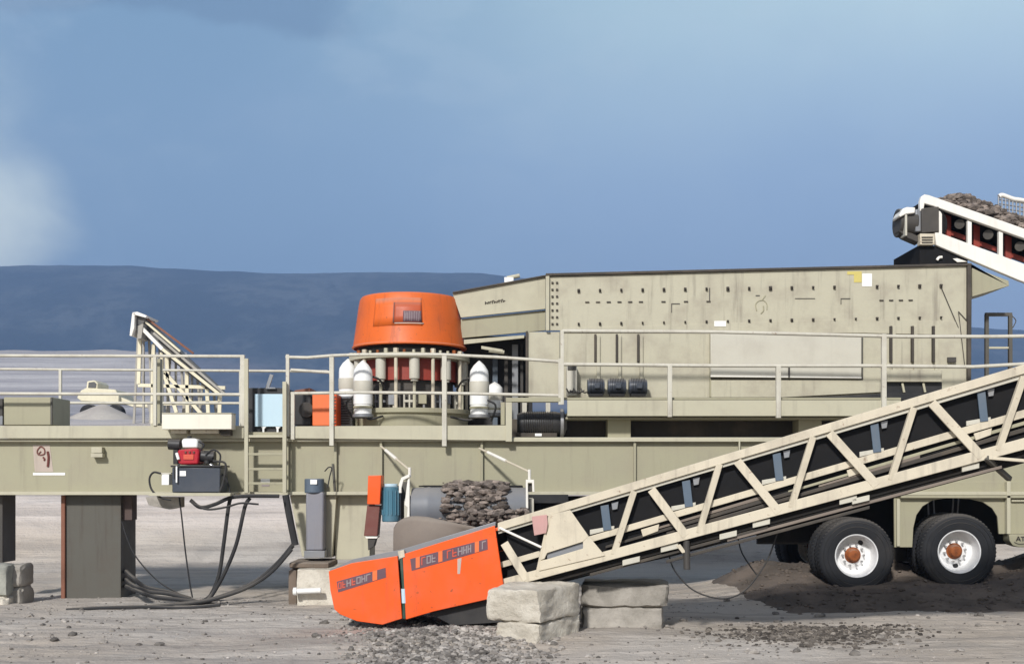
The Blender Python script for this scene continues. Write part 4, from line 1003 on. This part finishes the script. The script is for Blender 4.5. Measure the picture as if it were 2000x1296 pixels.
MB().prism([PC(1005, lo_bot(1005) + 1, .10), PC(PXB, lo_bot(PXB) + 1, .10), PC(PXB, lo_bot(PXB) + 27, .10), PC(1500, lo_bot(1500) + 28, .10), PC(1300, lo_bot(1300) + 26, .10), PC(1005, lo_bot(1005) + 10, .10)], NRM * .02).build('under_shade', 'shade_black', fc)
for px in (1120, 1180, 1340, 1518, 1710, 1920):
    y0, y1 = up_top(px) + 30, mid_y(px) - 8
    if px == 1120: continue
    MB().prism([PC(px - 9, y0, .06), PC(px + 7, y0 - 3, .06), PC(px + 13, y1 - 2, .06), PC(px - 3, y1, .06)], NRM * .035).build('idler_bracket', 'blue_grey', fc)
    MB().prism([PC(px + 12, y0 - 6, .08), PC(px + 26, y0 - 9, .08), PC(px + 24, y0 + 6, .08), PC(px + 14, y0 + 8, .08)], NRM * .04).build('idler_end', 'steel', fc)
    MB().tube([PC(px, (y0 + y1) / 2 + 6, .16), PC(px, (y0 + y1) / 2 + 6, .84)], .05, 12).build('idler_roller', 'dark', fc)
    MB().prism([PC(px - 30, y1 - 2, .07), PC(px + 18, y1 - 10, .07), PC(px + 18, y1 - 4, .07), PC(px - 30, y1 + 8, .07)], NRM * .03).build('idler_base', 'tan_cover', fc)
for px in (1215, 1290, 1405, 1470, 1640, 1665, 1880):
    y = lo_bot(px) + (12 if px % 2 else 6)
    MB().prism([PC(px, y - 5, .03), PC(px + 34, y - 13, .03), PC(px + 34, y - 2, .03), PC(px, y + 6, .03)], NRM * .06).build('return_bracket', 'tan_cover', fc)
for px in (1250, 1640, 1860):
    MB().tube([PC(px, mid_y(px) + 24, .17), PC(px, mid_y(px) + 24, .88)], .055, 14).build('return_roller', 'dark', fc)
MB().tube([PC(1340, 1055, .05), PC(1341, 1112, .05)], .034, 14).build('stub_leg', 'dark', fc, bevel=.004)
MB().prism([PC(1320, 1065, .02), PC(1328, 1062, .02), PC(1340, 1078, .02), PC(1332, 1080, .02)], NRM * .03).build('stub_bracket', 'cream', fc)
MB().bar(PC(1925, 893, .0), PC(1985, 935, .3), .05, .045).build('axle_strut', 'grey_tan', fc)
MB().bar(PC(1925, 893, .02), PC(2080, 905, .02), .05, .03).build('axle_strut', 'cream', fc)
for pa, pb, dy, th, mt in ((1180, 1560, 22, 5, 'brown_dark'), (1300, 2120, 30, 6, 'brown_dark'), (1540, 2120, 17, 5, 'tan'), (1260, 1500, 15, 4, 'rubber_brown'), (1600, 1800, 24, 4, 'rubber_brown')):
    MB().prism([PC(pa, mid_y(pa) + dy, .10), PC(pb, mid_y(pb) + dy - 3, .10), PC(pb, mid_y(pb) + dy + th, .10), PC(pa, mid_y(pa) + dy + th, .10)], NRM * .025).build('return_rail', mt, fc)
for pa, pb, dy, mt in ((1150, 1500, 16, 'brown_dark'), (1420, 1960, 20, 'rubber_brown'), (1300, 1700, 30, 'brown_dark')):
    MB().prism([PC(pa, lo_bot(pa) + dy, .07), PC(pb, lo_bot(pb) + dy, .07), PC(pb, lo_bot(pb) + dy + 6, .07), PC(pa, lo_bot(pa) + dy + 6, .07)], NRM * .02).build('lower_rail', mt, fc)
for px in (1250, 1655, 1905): MB().prism([PC(px, mid_y(px) + 10, .085), PC(px + 36, mid_y(px) - 1, .085), PC(px + 34, mid_y(px) + 13, .085), PC(px + 4, mid_y(px) + 24, .085)], NRM * .02).build('roller_bracket', 'cream', fc)
# gusset plate with slot, pink rag, diagonal rods
MB().prism([PC(1078, 1004, -.015), PC(1114, 995, -.015), PC(1150, 1046, -.015), PC(1139, 1057, -.015), PC(1069, 1079, -.015), PC(1064, 1090, -.015), PC(1056, 1093, -.015)], NRM * .012).prism([PC(1069, 1091, -.015), PC(1139, 1070, -.015), PC(1139, 1057, -.015), PC(1150, 1046, -.015), PC(1182, 1084, -.015), PC(1053, 1114, -.015), PC(1056, 1094, -.015)], NRM * .012).build('gusset_plate', 'cream', fc)
MB().prism([PC(1066, 1081, .02), PC(1140, 1058, .02), PC(1140, 1071, .02), PC(1068, 1092, .02)], NRM * .01).build('slot_grating', 'steel', fc)
fg = MB().prism([PC(1039, 1008, -.02), PC(1069, 1004, -.03), PC(1071, 1022, -.045), PC(1068, 1040, -.035), PC(1044, 1045, -.02)], NRM * .012).build('rag', 'pink', fc); fg['label'] = 'faded pink flag hanging from the chord'
MB().tube([PC(976, 1030, -.01), PC(1058, 1068, -.01)], .013, 8).build('tie_rod', 'white', fc, bevel=0)
# hopper wings
W0 = -.05
wings = []
for pts in ([(645, 1114), (690, 1098), (779, 1084), (788, 1206), (750, 1218), (700, 1211), (668, 1198), (656, 1188), (648, 1150)], [(789, 1081), (968, 1025), (985, 1140), (970, 1152), (966, 1166), (850, 1192), (795, 1208)]):
    for off in (W0, WID + .08):
        o = MB().prism([PC(a, b, off) for a, b in pts], NRM * .03).build('hopper_wing', 'orange', fc, bevel=.006)
        if off == W0: wings.append(o)
MB().prism([PC(644, 1112, W0 + .04), PC(690, 1091, W0 + .04), PC(780, 1073, W0 + .04), PC(968, 1018, W0 + .04), PC(968, 1027, W0 + .04), PC(784, 1086, W0 + .04), PC(690, 1104, W0 + .04), PC(648, 1118, W0 + .04)], NRM * .05).build('wing_rim', 'steel', fc)
MB().prism([PC(780, 1075, W0 - .01), PC(792, 1072, W0 - .01), PC(794, 1086, W0 - .01), PC(783, 1090, W0 - .01)], NRM * .03).build('wing_clip', 'cream', fc)
MB().tube([PC(786, 1088, W0 + .02), PC(791, 1150, W0 + .02)], .022, 10).tube([PC(791, 1172, W0 + .02), PC(792, 1206, W0 + .02)], .022, 10).build('hinge_rod', 'green', fc, bevel=0)
MB().tube([PC(790, 1148, W0 + .015), PC(791.5, 1176, W0 + .015)], .026, 10).build('hinge_collar', 'sky_panel', fc, bevel=0)
MB().tube([PC(680, 1165, .1), PC(680, 1165, .95)], .18, 24).build('tail_pulley', 'dark', fc, bevel=.004)
MB().prism([PC(700, 1150, .3), PC(985, 1075, .3), PC(985, 1165, .3), PC(760, 1213, .3)], NRM * .5).build('tail_frame', 'black', fc)
MB().prism([PC(830, 1195, .06), PC(985, 1150, .06), PC(990, 1215, .06), PC(880, 1222, .06)], NRM * .6).build('tail_shadow', 'black', fc)  # black slab put in for the shadow under the wing


def lettering(corner, width_px, slope, h, parent, mode):
    x0, y0 = corner
    strip_ = MB().prism([PC(x0, y0, W0 - .004), PC(x0 + width_px, y0 - slope * width_px, W0 - .004), PC(x0 + width_px + 1, y0 - slope * width_px + h, W0 - .004), PC(x0 + 3, y0 + h + 2, W0 - .004)], NRM * .003).build('name_strip', 'decal_dark', parent, bevel=0)
    rr = random.Random(mode)
    def at(u, v): return PC(x0 + u, y0 - slope * u + v, W0 - .008)
    gaps = ((70, 9),) if mode == 1 else ((11, 8), (55, 8), (126, 8)); u = 4.0
    while u < width_px - 8:
        w = rr.uniform(4.5, 7.5); mb = MB(); v0, v1 = 3.0, h - 3.0; kind = rr.randrange(4); mt = rr.choice(('decal_grey', 'decal_red', 'decal_grey'))
        if not any(g0 - w - 1 < u < g0 + g1 + 1 for g0, g1 in gaps):
            for a in ((u, v0, u, v1), (u + w, v0, u + w, v1)) if kind < 2 else ((u, v0, u, v1),):
                mb.bar(at(a[0], a[1]), at(a[2], a[3]), .003, .011, up=(1, 0, 0))
            if kind in (0, 2): mb.bar(at(u, v0 + 1), at(u + w, v0 + 1), .003, .012)
            if kind in (0, 3): mb.bar(at(u, v1 - 1), at(u + w, v1 - 1), .003, .012)
            if kind in (1, 3): mb.bar(at(u, (v0 + v1) / 2), at(u + w, (v0 + v1) / 2), .003, .012)
            mb.build('letter', mt, strip_, bevel=0)
        u += w + 3.4
    for a, b in gaps:
        MB().prism([at(a, 0), at(a + b, 0), at(a + b, h), at(a, h)], NRM * .003).build('letter_gap', 'orange_pale', strip_, bevel=0)
lettering((661, 1134), 95, .285, 19, wings[0], 1)
lettering((804, 1090), 150, .262, 21, wings[1], 2)
MB().prism([PC(896, 1090, W0 - .004), PC(904, 1088, W0 - .004), PC(901, 1119, W0 - .004), PC(896, 1119, W0 - .004)], NRM * .003).build('paint_run', 'pink_decal', wings[1], bevel=0)
# dusty rubber backing sheet bulging above the wings
def backing():
    top = [(735, 1035), (745, 1022), (768, 1013), (800, 1014), (830, 1020), (870, 1027), (900, 1033), (925, 1042)]; n = 28; m = MB(); vs = []; rows = 8
    c = curve([Vector((a, b, 0)) for a, b in top], 6)
    for v in c:
        for j in range(rows + 1):
            t = j / rows; py = v.y + (1112 - (v.x - 735) * .18 - v.y) * t
            u = (v.x - 735) / 190; vs.append(PC(v.x, py, .62 - .22 * math.sin(t * math.pi * .6) * math.sin(min(1, u * 1.2 + .1) * math.pi) + .12 * t))
    k = rows + 1; m.add(vs, [(i * k + j, i * k + j + 1, (i + 1) * k + j + 1, (i + 1) * k + j) for i in range(len(c) - 1) for j in range(rows)])
    o = m.build('rubber_flap', 'rubber_brown', fc, bevel=0); md = o.modifiers.new('thick', 'SOLIDIFY'); md.thickness = .02
backing()

# concrete blocks carrying the conveyor
def corner_block(px, pyb, pyt, Y, la, lb, wa, wb, seed, mat, lab):
    cn = P(px, pyb, Y); z1 = P(px, pyt, Y).z
    ro = math.atan2(math.sin(R(lb)), math.cos(R(lb)))
    m = MB(); zm = cn.z + (z1 - cn.z) * .40
    for i, (za, zb, gx) in enumerate(((cn.z - .06, zm, 0.), (zm + .001, z1, .03))):
        m.rough_box((cn.x - gx * .4, cn.y - gx * .4, za), (cn.x + wb, cn.y + wa - (.10 if i == 0 else 0), zb), rotz=ro, cut=16, amp=.028, seed=seed + i, pivot=(cn.x, cn.y, 0), chip=.25)
    o = m.build('concrete_block', mat, None, bevel=0, base=(cn.x, cn.y, 0)); tag(o, lab, 'concrete block', 'concrete blocks under the conveyor'); return o
corner_block(1052, 1262, 1152, 10.9, 0, 62, .56, .95, 41, 'concrete', 'pale broken concrete block under the conveyor right of the orange wing')
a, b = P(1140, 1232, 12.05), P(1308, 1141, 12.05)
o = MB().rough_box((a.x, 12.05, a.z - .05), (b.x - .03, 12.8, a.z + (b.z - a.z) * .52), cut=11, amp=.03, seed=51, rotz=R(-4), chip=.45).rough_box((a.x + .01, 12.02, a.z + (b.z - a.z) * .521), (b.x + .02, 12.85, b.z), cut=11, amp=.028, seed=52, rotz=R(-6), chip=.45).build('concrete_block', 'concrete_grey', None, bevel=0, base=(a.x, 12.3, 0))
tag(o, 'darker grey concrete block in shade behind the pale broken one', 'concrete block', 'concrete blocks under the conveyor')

# ------------------------------------------------------------------ white feed conveyor, upper right
UY = 16.1; UF = 17.3
wc = thing('feed_conveyor', 'white box truss feed conveyor with rock load at upper right', 'conveyor', P(1900, 540, 16.7))
ut = lambda px: 380 + (px - 1801) * .345
ub = lambda px: 453 + (px - 1828) * .368
for Yp in (UY, UF):
    m = MB().pprism([(1797, 412), (1797, 392), (1800, 383), (1806, 379.5), (1815, 381), (2700, ut(2700) + 1), (2700, ut(2700) + 25), (1822, 402), (1806, 397), (1804, 412)], Yp, .08); m.build('top_chord', 'white' if Yp == UY else 'red_primer', wc, bevel=.01)
    m = MB().pprism([(1826, 452), (1840, 456), (2700, ub(2700)), (2700, ub(2700) + 36), (1990, 547), (1836, 482), (1828, 478)], Yp, .08); m.build('bottom_chord', 'white' if Yp == UY else 'red_primer', wc, bevel=.01)
    for px, w in ((1834, 6), (1890, 8), (1951, 8), (2012, 8), (2075, 8), (2138, 8), (2200, 8), (2262, 8), (2324, 8), (2386, 8), (2448, 8), (2510, 8), (2572, 8), (2634, 8), (2690, 8)):
        MB().pprism([(px, ut(px) + 20), (px + w, ut(px) + 23), (px + w, ub(px) + 4), (px, ub(px) + 2)], Yp + .01, .06).build('upright', 'white' if Yp == UY else 'red_primer', wc)
for px in (1846, 1902, 1964, 2026):
    MB().pprism([(px, ut(px) + 22), (px + 12, ut(px) + 26), (px + 12, ub(px) + 3), (px, ub(px) + 1)], UY + .3, .05).build('inner_frame_or_shade', 'red_primer', wc)
    MB().pprism([(px, ub(px) - 14), (px + 48, ub(px) + 3), (px + 48, ub(px) + 12), (px, ub(px) - 5)], UY + .32, .05).build('inner_rail', 'red_primer', wc)
    MB().tube([P(px + 28, ub(px) - 22, UY + .12), P(px + 28, ub(px) - 22, UF - .1)], .07, 14).build('idler_roller', 'dark', wc)
MB().pprism([(1812, 398), (2700, ut(2700) + 22), (2700, ub(2700) - 12), (1830, 452), (1812, 452)], UY + .75, .04).build('belt_back', 'belt', wc)
MB().pprism([(1806, 389), (2700, ut(2700) + 6), (2700, ut(2700) + 12), (1806, 395)], UY + .1, 1.05).build('belt', 'belt', wc)
MB().pprism([(1800, 407), (1834, 403), (1834, 452), (1800, 455)], UY - .02, .1).build('drive_plate', 'dark', wc, bevel=.01)
MB().pprism([(1788, 409), (1799.5, 407), (1799.5, 452), (1788, 452)], UY + .02, .25).build('gear_case', 'steel', wc, bevel=.01)
MB().tube([P(1786, 436, UY + .2), P(1751, 436, UY + .2)], .20, 24).build('head_motor', 'dark', wc, bevel=.015)
MB().pprism([(1756, 420), (1764, 407), (1772, 404), (1788, 405), (1787, 416), (1770, 418), (1758, 424)], UY - .04, .3).build('motor_cover', 'white', wc, bevel=.012)
MB().pbox(1768, 419, 1772, 460, UY - .03, .2).build('motor_rib', 'tan_cover', wc)
MB().pprism([(1756, 450), (1768, 462), (1796, 474), (1796, 462), (1780, 455)], UY + .05, .2).build('motor_mount', 'dark', wc)
MB().pbox(1797, 456, 1826, 478, UY - .03, .12).build('bearing_block', 'cream', wc, bevel=.008)
b_ = MB()
for k in range(3): b_.pbox(1801, 462 + k * 5, 1822, 464 + k * 5, UY - .045, .014)
b_.build('bearing_slot', 'dark', wc, bevel=0)
MB().tube([P(1812, 440, UY + .1), P(1812, 440, UF)], .26, 28).build('head_pulley', 'belt', wc, bevel=.005)
MB().pprism([(1796, 478), (1826, 480), (1890, 506), (1890, 514), (1796, 516.5)], UY + .05, 1.1).build('discharge_skirt', 'belt', wc)
MB().tube(curve([P(1830, 508, UY + .02), P(1834, 503, UY + .02), P(1840, 502, UY + .02)]), .02, 8).build('skirt_clamp', 'white', wc, bevel=0)
MB().pprism([(1861, 505), (1870, 504), (1890, 511), (1870, 512)], UY + .02, .02).build('skirt_plate', 'white', wc)
mg = MB()
for k in range(22): mg.tube([P(1950 + k * 7, 384 + k * 2.0 if k < 12 else 406 + (k - 12), UF - .05), P(1950 + k * 7, 430 + k * 2.6, UF - .05)], .012, 5)
for k in range(5): mg.tube([P(1950, 390 + k * 8, UF - .05), P(2100, 412 + k * 9, UF - .05)], .01, 5)
mg.build('mesh_guard', 'steel', wc, bevel=0)
MB().tube(curve([P(1951, 384, UF - .05), P(1958, 381.5, UF - .05), P(1980, 389, UF - .05), P(2000, 392, UF - .05), P(2100, 410, UF - .05)]), .035, 10).build('guard_rail', 'white', wc, bevel=0)
for px in (2420, 2640):
    for Yq in (UY + .02, UF): MB().bar(P(px, ub(px) + 30, Yq), Vector((P(px, 0, Yq).x, Yq, 0)), .14, .14, up=(0, 1, 0)).build('trestle_leg', 'white', wc)
rk = MB(); r3 = random.Random(9); tops = [(1828, 391), (1845, 384), (1868, 376), (1895, 380), (1930, 395), (1965, 412), (2000, 424), (2700, 660)]
def ltop(px):
    for (a, b), (c, d) in zip(tops, tops[1:]):
        if a <= px <= c: return b + (d - b) * (px - a) / (c - a)
    return tops[-1][1]
for k in range(1700):
    px = r3.uniform(1830, 2080 if k < 1000 else 2680); y0 = ltop(px); y1 = ut(px) + 6; yy = r3.uniform(0, 1)
    Y = r3.uniform(UY + .12, UF - .15); e = abs(Y - (UY + UF) / 2) / .6
    rk.rock(P(px, y0 + (y1 - y0) * max(yy * .6, min(1, e ** 2)) + 2, Y), (.014 + .062 * r3.random() ** 1.8), k * 1.9, 1, (1.2, 1, .65), .5)
o = rk.build('crushed_rock', 'rock', None, bevel=0, smooth=False, base=P(1900, 430, 16.7)); tag(o, 'reddish brown crushed rock heaped on the white feed conveyor', 'rock', None, 'stuff')

# ------------------------------------------------------------------ far things in the pit
FYY = 40.0
fs_ = thing('far_stacker', 'dusty far stacker conveyor on lattice legs behind the left deck', 'conveyor', P(350, 860, FYY))
def far(pts, Y, dep, name, mat): return MB().pprism(pts, Y, dep).build(name, mat, fs_)
far([(258, 612), (263, 611), (262, 640), (257, 656), (253, 655)], 39, 1.2, 'head_hood', 'white')
far([(258, 610), (268, 608.5), (287, 616), (284, 620), (262, 614)], 39, 1.3, 'hood_top', 'white')
far([(264, 616), (285, 621), (279, 632), (264, 638)], 39.2, 1.0, 'head_box', 'far_dark')
far([(268, 634), (280, 632), (276, 660), (268, 662)], 39.2, .8, 'head_chute', 'far_grey')
far([(277, 632), (290, 628), (432, 762), (420, 770), (318, 690), (280, 645)], 39.6, .6, 'belt', 'far_dark')
for a, b, mt, w in (((286, 621), (378, 690), 'rust_dark', .07), ((284, 628), (352, 686), 'far_cream', .07), ((277, 640), (318, 682), 'white', .12), ((318, 682), (432, 772), 'far_cream', .10), ((300, 650), (440, 770), 'far_grey', .08)):
    MB().bar(P(*a, 39.3), P(*b, 39.3), w, w).build('truss_chord', mt, fs_)
for a, b in (((274, 650), (271, 750)), ((300, 672), (298, 830)), ((316, 688), (316, 830)), ((326, 690), (328, 740)), ((320, 728), (345, 805)), ((320, 724), (404, 820)), ((365, 720), (367, 830)), ((404, 750), (408, 830)), ((430, 770), (428, 830)), ((270, 752), (440, 757)), ((300, 788), (430, 786))):
    MB().bar(P(*a, 39.8), P(*b, 39.8), .10, .12).build('support_strut', 'far_cream', fs_)
for k in range(16):
    x = 270 + k * 10.5; y = 655 + max(0, (x - 290)) * .85
    MB().bar(P(x, y, 40.2), P(x + (k % 3 - 1) * 9, 836, 40.2), .05 + .02 * (k % 3), .08).build('lattice_strut', 'far_grey', fs_)
lw = thing('wheel_loader', 'dusty cream wheel loader parked in the pit behind the left deck', 'loader', P(200, 830, 50))
def lo_(pts, Y, dep, name, mat): return MB().pprism(pts, Y, dep).build(name, mat, lw, bevel=.03)
lo_([(158, 762), (168, 757), (225, 760), (232, 772), (232, 786), (158, 783), (150, 776)], 50, 2.0, 'body', 'far_cream')
cabp = lo_([(170, 744), (185, 742), (191, 748), (190, 761), (168, 761)], 50.3, 1.4, 'cab', 'far_cream')
MB().pprism([(173, 746.5), (184, 745), (188, 749), (187, 757), (172, 757)], 50.27, .02).build('window', 'far_dark', cabp)
lo_([(228, 772), (262, 786), (296, 790), (296, 796), (258, 794), (226, 782)], 50.2, .5, 'boom', 'far_cream')
lo_([(286, 786), (300, 784), (302, 806), (290, 804)], 49.8, 2.4, 'bucket', 'far_grey')
for px in (172, 222): MB().lathe([(.0, 0), (.15, 0), (.2, -.04), (.36, -.02), (.38, .1), (.38, .45)], P(px, 806, 49.9), 'y', 28).build('wheel', 'tyre', lw, bevel=0)
def heap(px, py, Y, r, h, seed, name, lab):
    n, m_ = 40, 12; m = MB(); c = P(px, py, Y); vs = []
    for j in range(m_ + 1):
        t = j / m_
        for i in range(n):
            a = 2 * math.pi * i / n; rr = r * t * (1 + .12 * noise.noise(Vector((math.cos(a), math.sin(a), seed))))
            vs.append((c.x + rr * math.cos(a), c.y + rr * math.sin(a), c.z + h * (1 - t) ** .9 + .12 * noise.noise(Vector((rr * math.cos(a), rr * math.sin(a), seed)))))
    m.add(vs, [(j * n + i, j * n + (i + 1) % n, (j + 1) * n + (i + 1) % n, (j + 1) * n + i) for j in range(m_) for i in range(n)])
    o = m.build(name, 'pile', None, bevel=0, base=c); tag(o, lab, 'stockpile'); return o
heap(205, 840, 43, 1.9, 1.02, 1, 'stone_pile', 'small grey stone pile in front of the cream loader')
heap(255, 838, 60, 3.4, 1.7, 3, 'stone_pile', 'pale stone pile to the right behind the cream loader')

# ------------------------------------------------------------------ gravel and loose stones
gv = MB(); r4 = random.Random(11); cnt = 0
while cnt < 6500:
    px = r4.gauss(880, 95); py = r4.uniform(1194, 1330)
    if px < 640 or px > 1100: continue
    Y = (EYE - .03) * FPX / (py - HY); x = (px - CX) * Y / FPX
    z = ground_z(x, Y); s = abs(r4.gauss(0, .012)) + .008
    gv.rock((x, Y, z + s * .3), s, cnt * .77, 1, (1.1, 1, .75), .55); cnt += 1
for k in range(5200):
    x = r4.uniform(-6.5, 7); Y = r4.uniform(9.2, 15.5); s = abs(r4.gauss(0, .0075)) + .003
    if noise.noise(Vector((x * .8, Y * 1.6, 40))) < r4.uniform(-.35, .35): continue
    gv.rock((x, Y, ground_z(x, Y) + s * .3), s, k * 1.31 + 7000, 1, (1.1, 1, .7), .5)
o = gv.build('gravel', 'gravel', None, bevel=0, smooth=False, base=(-.6, 11.4, 0)); tag(o, 'dark grey loose gravel spilled below the orange hopper', 'gravel', None, 'stuff')
gx_ = MB()
for k in range(260):
    x = r4.uniform(-6.5, 7); Y = r4.uniform(9.3, 14.6); sz = .012 + .03 * r4.random() ** 3
    o = gx_.rock((x, Y, ground_z(x, Y) + sz * .25), sz, k * 1.71 + 300, 2, (1.15, 1, .7), .5)
o = gx_.build('loose_stones', 'gravel', None, bevel=0, smooth=False, base=(0, 11.8, 0)); tag(o, 'scattered pale stones lying over the yard', 'stones', None, 'stuff')
ck = MB()
for k in range(1500):
    px = r4.gauss(1590, 95); py = r4.gauss(1238, 10); Y = EYE * FPX / (py - HY); x = (px - CX) * Y / FPX; s = abs(r4.gauss(0, .01)) + .006
    ck.rock((x, Y, ground_z(x, Y) + s * .3), s, k * 1.13, 1, (1.2, 1, .7), .5)
o = ck.build('dirt_crumbs', 'crumbs', None, bevel=0, smooth=False, base=(2.6, 11.6, 0)); tag(o, 'dark crumbled dirt patch before the wheels', 'dirt', None, 'stuff')

def shadow_soil():  # heap whose dark tone and front edge stand for the ground shadow
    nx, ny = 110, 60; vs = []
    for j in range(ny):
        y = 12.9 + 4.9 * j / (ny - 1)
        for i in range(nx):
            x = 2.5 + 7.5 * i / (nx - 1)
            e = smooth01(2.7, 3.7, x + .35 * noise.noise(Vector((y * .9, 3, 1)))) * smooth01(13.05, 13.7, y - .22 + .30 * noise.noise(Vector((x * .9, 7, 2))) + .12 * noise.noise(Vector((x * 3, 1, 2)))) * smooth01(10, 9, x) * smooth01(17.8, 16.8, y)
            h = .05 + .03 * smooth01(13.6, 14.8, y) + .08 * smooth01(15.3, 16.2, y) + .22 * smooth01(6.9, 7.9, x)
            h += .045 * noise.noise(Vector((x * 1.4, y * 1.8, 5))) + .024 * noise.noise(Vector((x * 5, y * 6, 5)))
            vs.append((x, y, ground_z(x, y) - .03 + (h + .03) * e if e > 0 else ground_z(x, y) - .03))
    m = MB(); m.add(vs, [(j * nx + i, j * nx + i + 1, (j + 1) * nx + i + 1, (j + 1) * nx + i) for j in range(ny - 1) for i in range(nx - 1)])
    r5 = random.Random(21)
    for k in range(2600):
        x, y = r5.uniform(3.0, 9), r5.uniform(13.3, 16.6); i = int((x - 2.5) / 7.5 * (nx - 1)); j = int((y - 12.9) / 4.9 * (ny - 1)); p = vs[j * nx + i]
        if p[2] < ground_z(p[0], p[1]) + .012 and r5.random() > .15: continue
        sz = .006 + .028 * r5.random() ** 3; m.rock((p[0] + r5.uniform(-.03, .03), p[1] + r5.uniform(-.04, .04), p[2] + sz * .2), sz, k * 1.9, 1, (1.1, 1, .7), .5)
    o = m.build('shadow_soil', 'shadow_soil', None, bevel=0, base=(5, 15, 0)); tag(o, 'loose brown earth heaped round the trailer wheels, dark tone standing for shadow', 'shadow_soil', None, 'stuff')
shadow_soil()

# ------------------------------------------------------------------ haze
def build_haze():
    m = bpy.data.materials.new('haze_air'); m.use_nodes = True; nt = m.node_tree; nt.nodes.clear(); g = G(nt)
    v = g.n('ShaderNodeVolumePrincipled'); v.inputs['Color'].default_value = (.38, .58, .98, 1); v.inputs['Density'].default_value = .00047; v.inputs['Anisotropy'].default_value = .0
    o = g.n('ShaderNodeOutputMaterial'); nt.links.new(v.outputs[0], o.inputs['Volume'])
    b = MB().box((-2600, -100, -6), (2600, 2900, 430)).build('haze', m, None, bevel=0, smooth=False); b['kind'] = 'stuff'
build_haze()
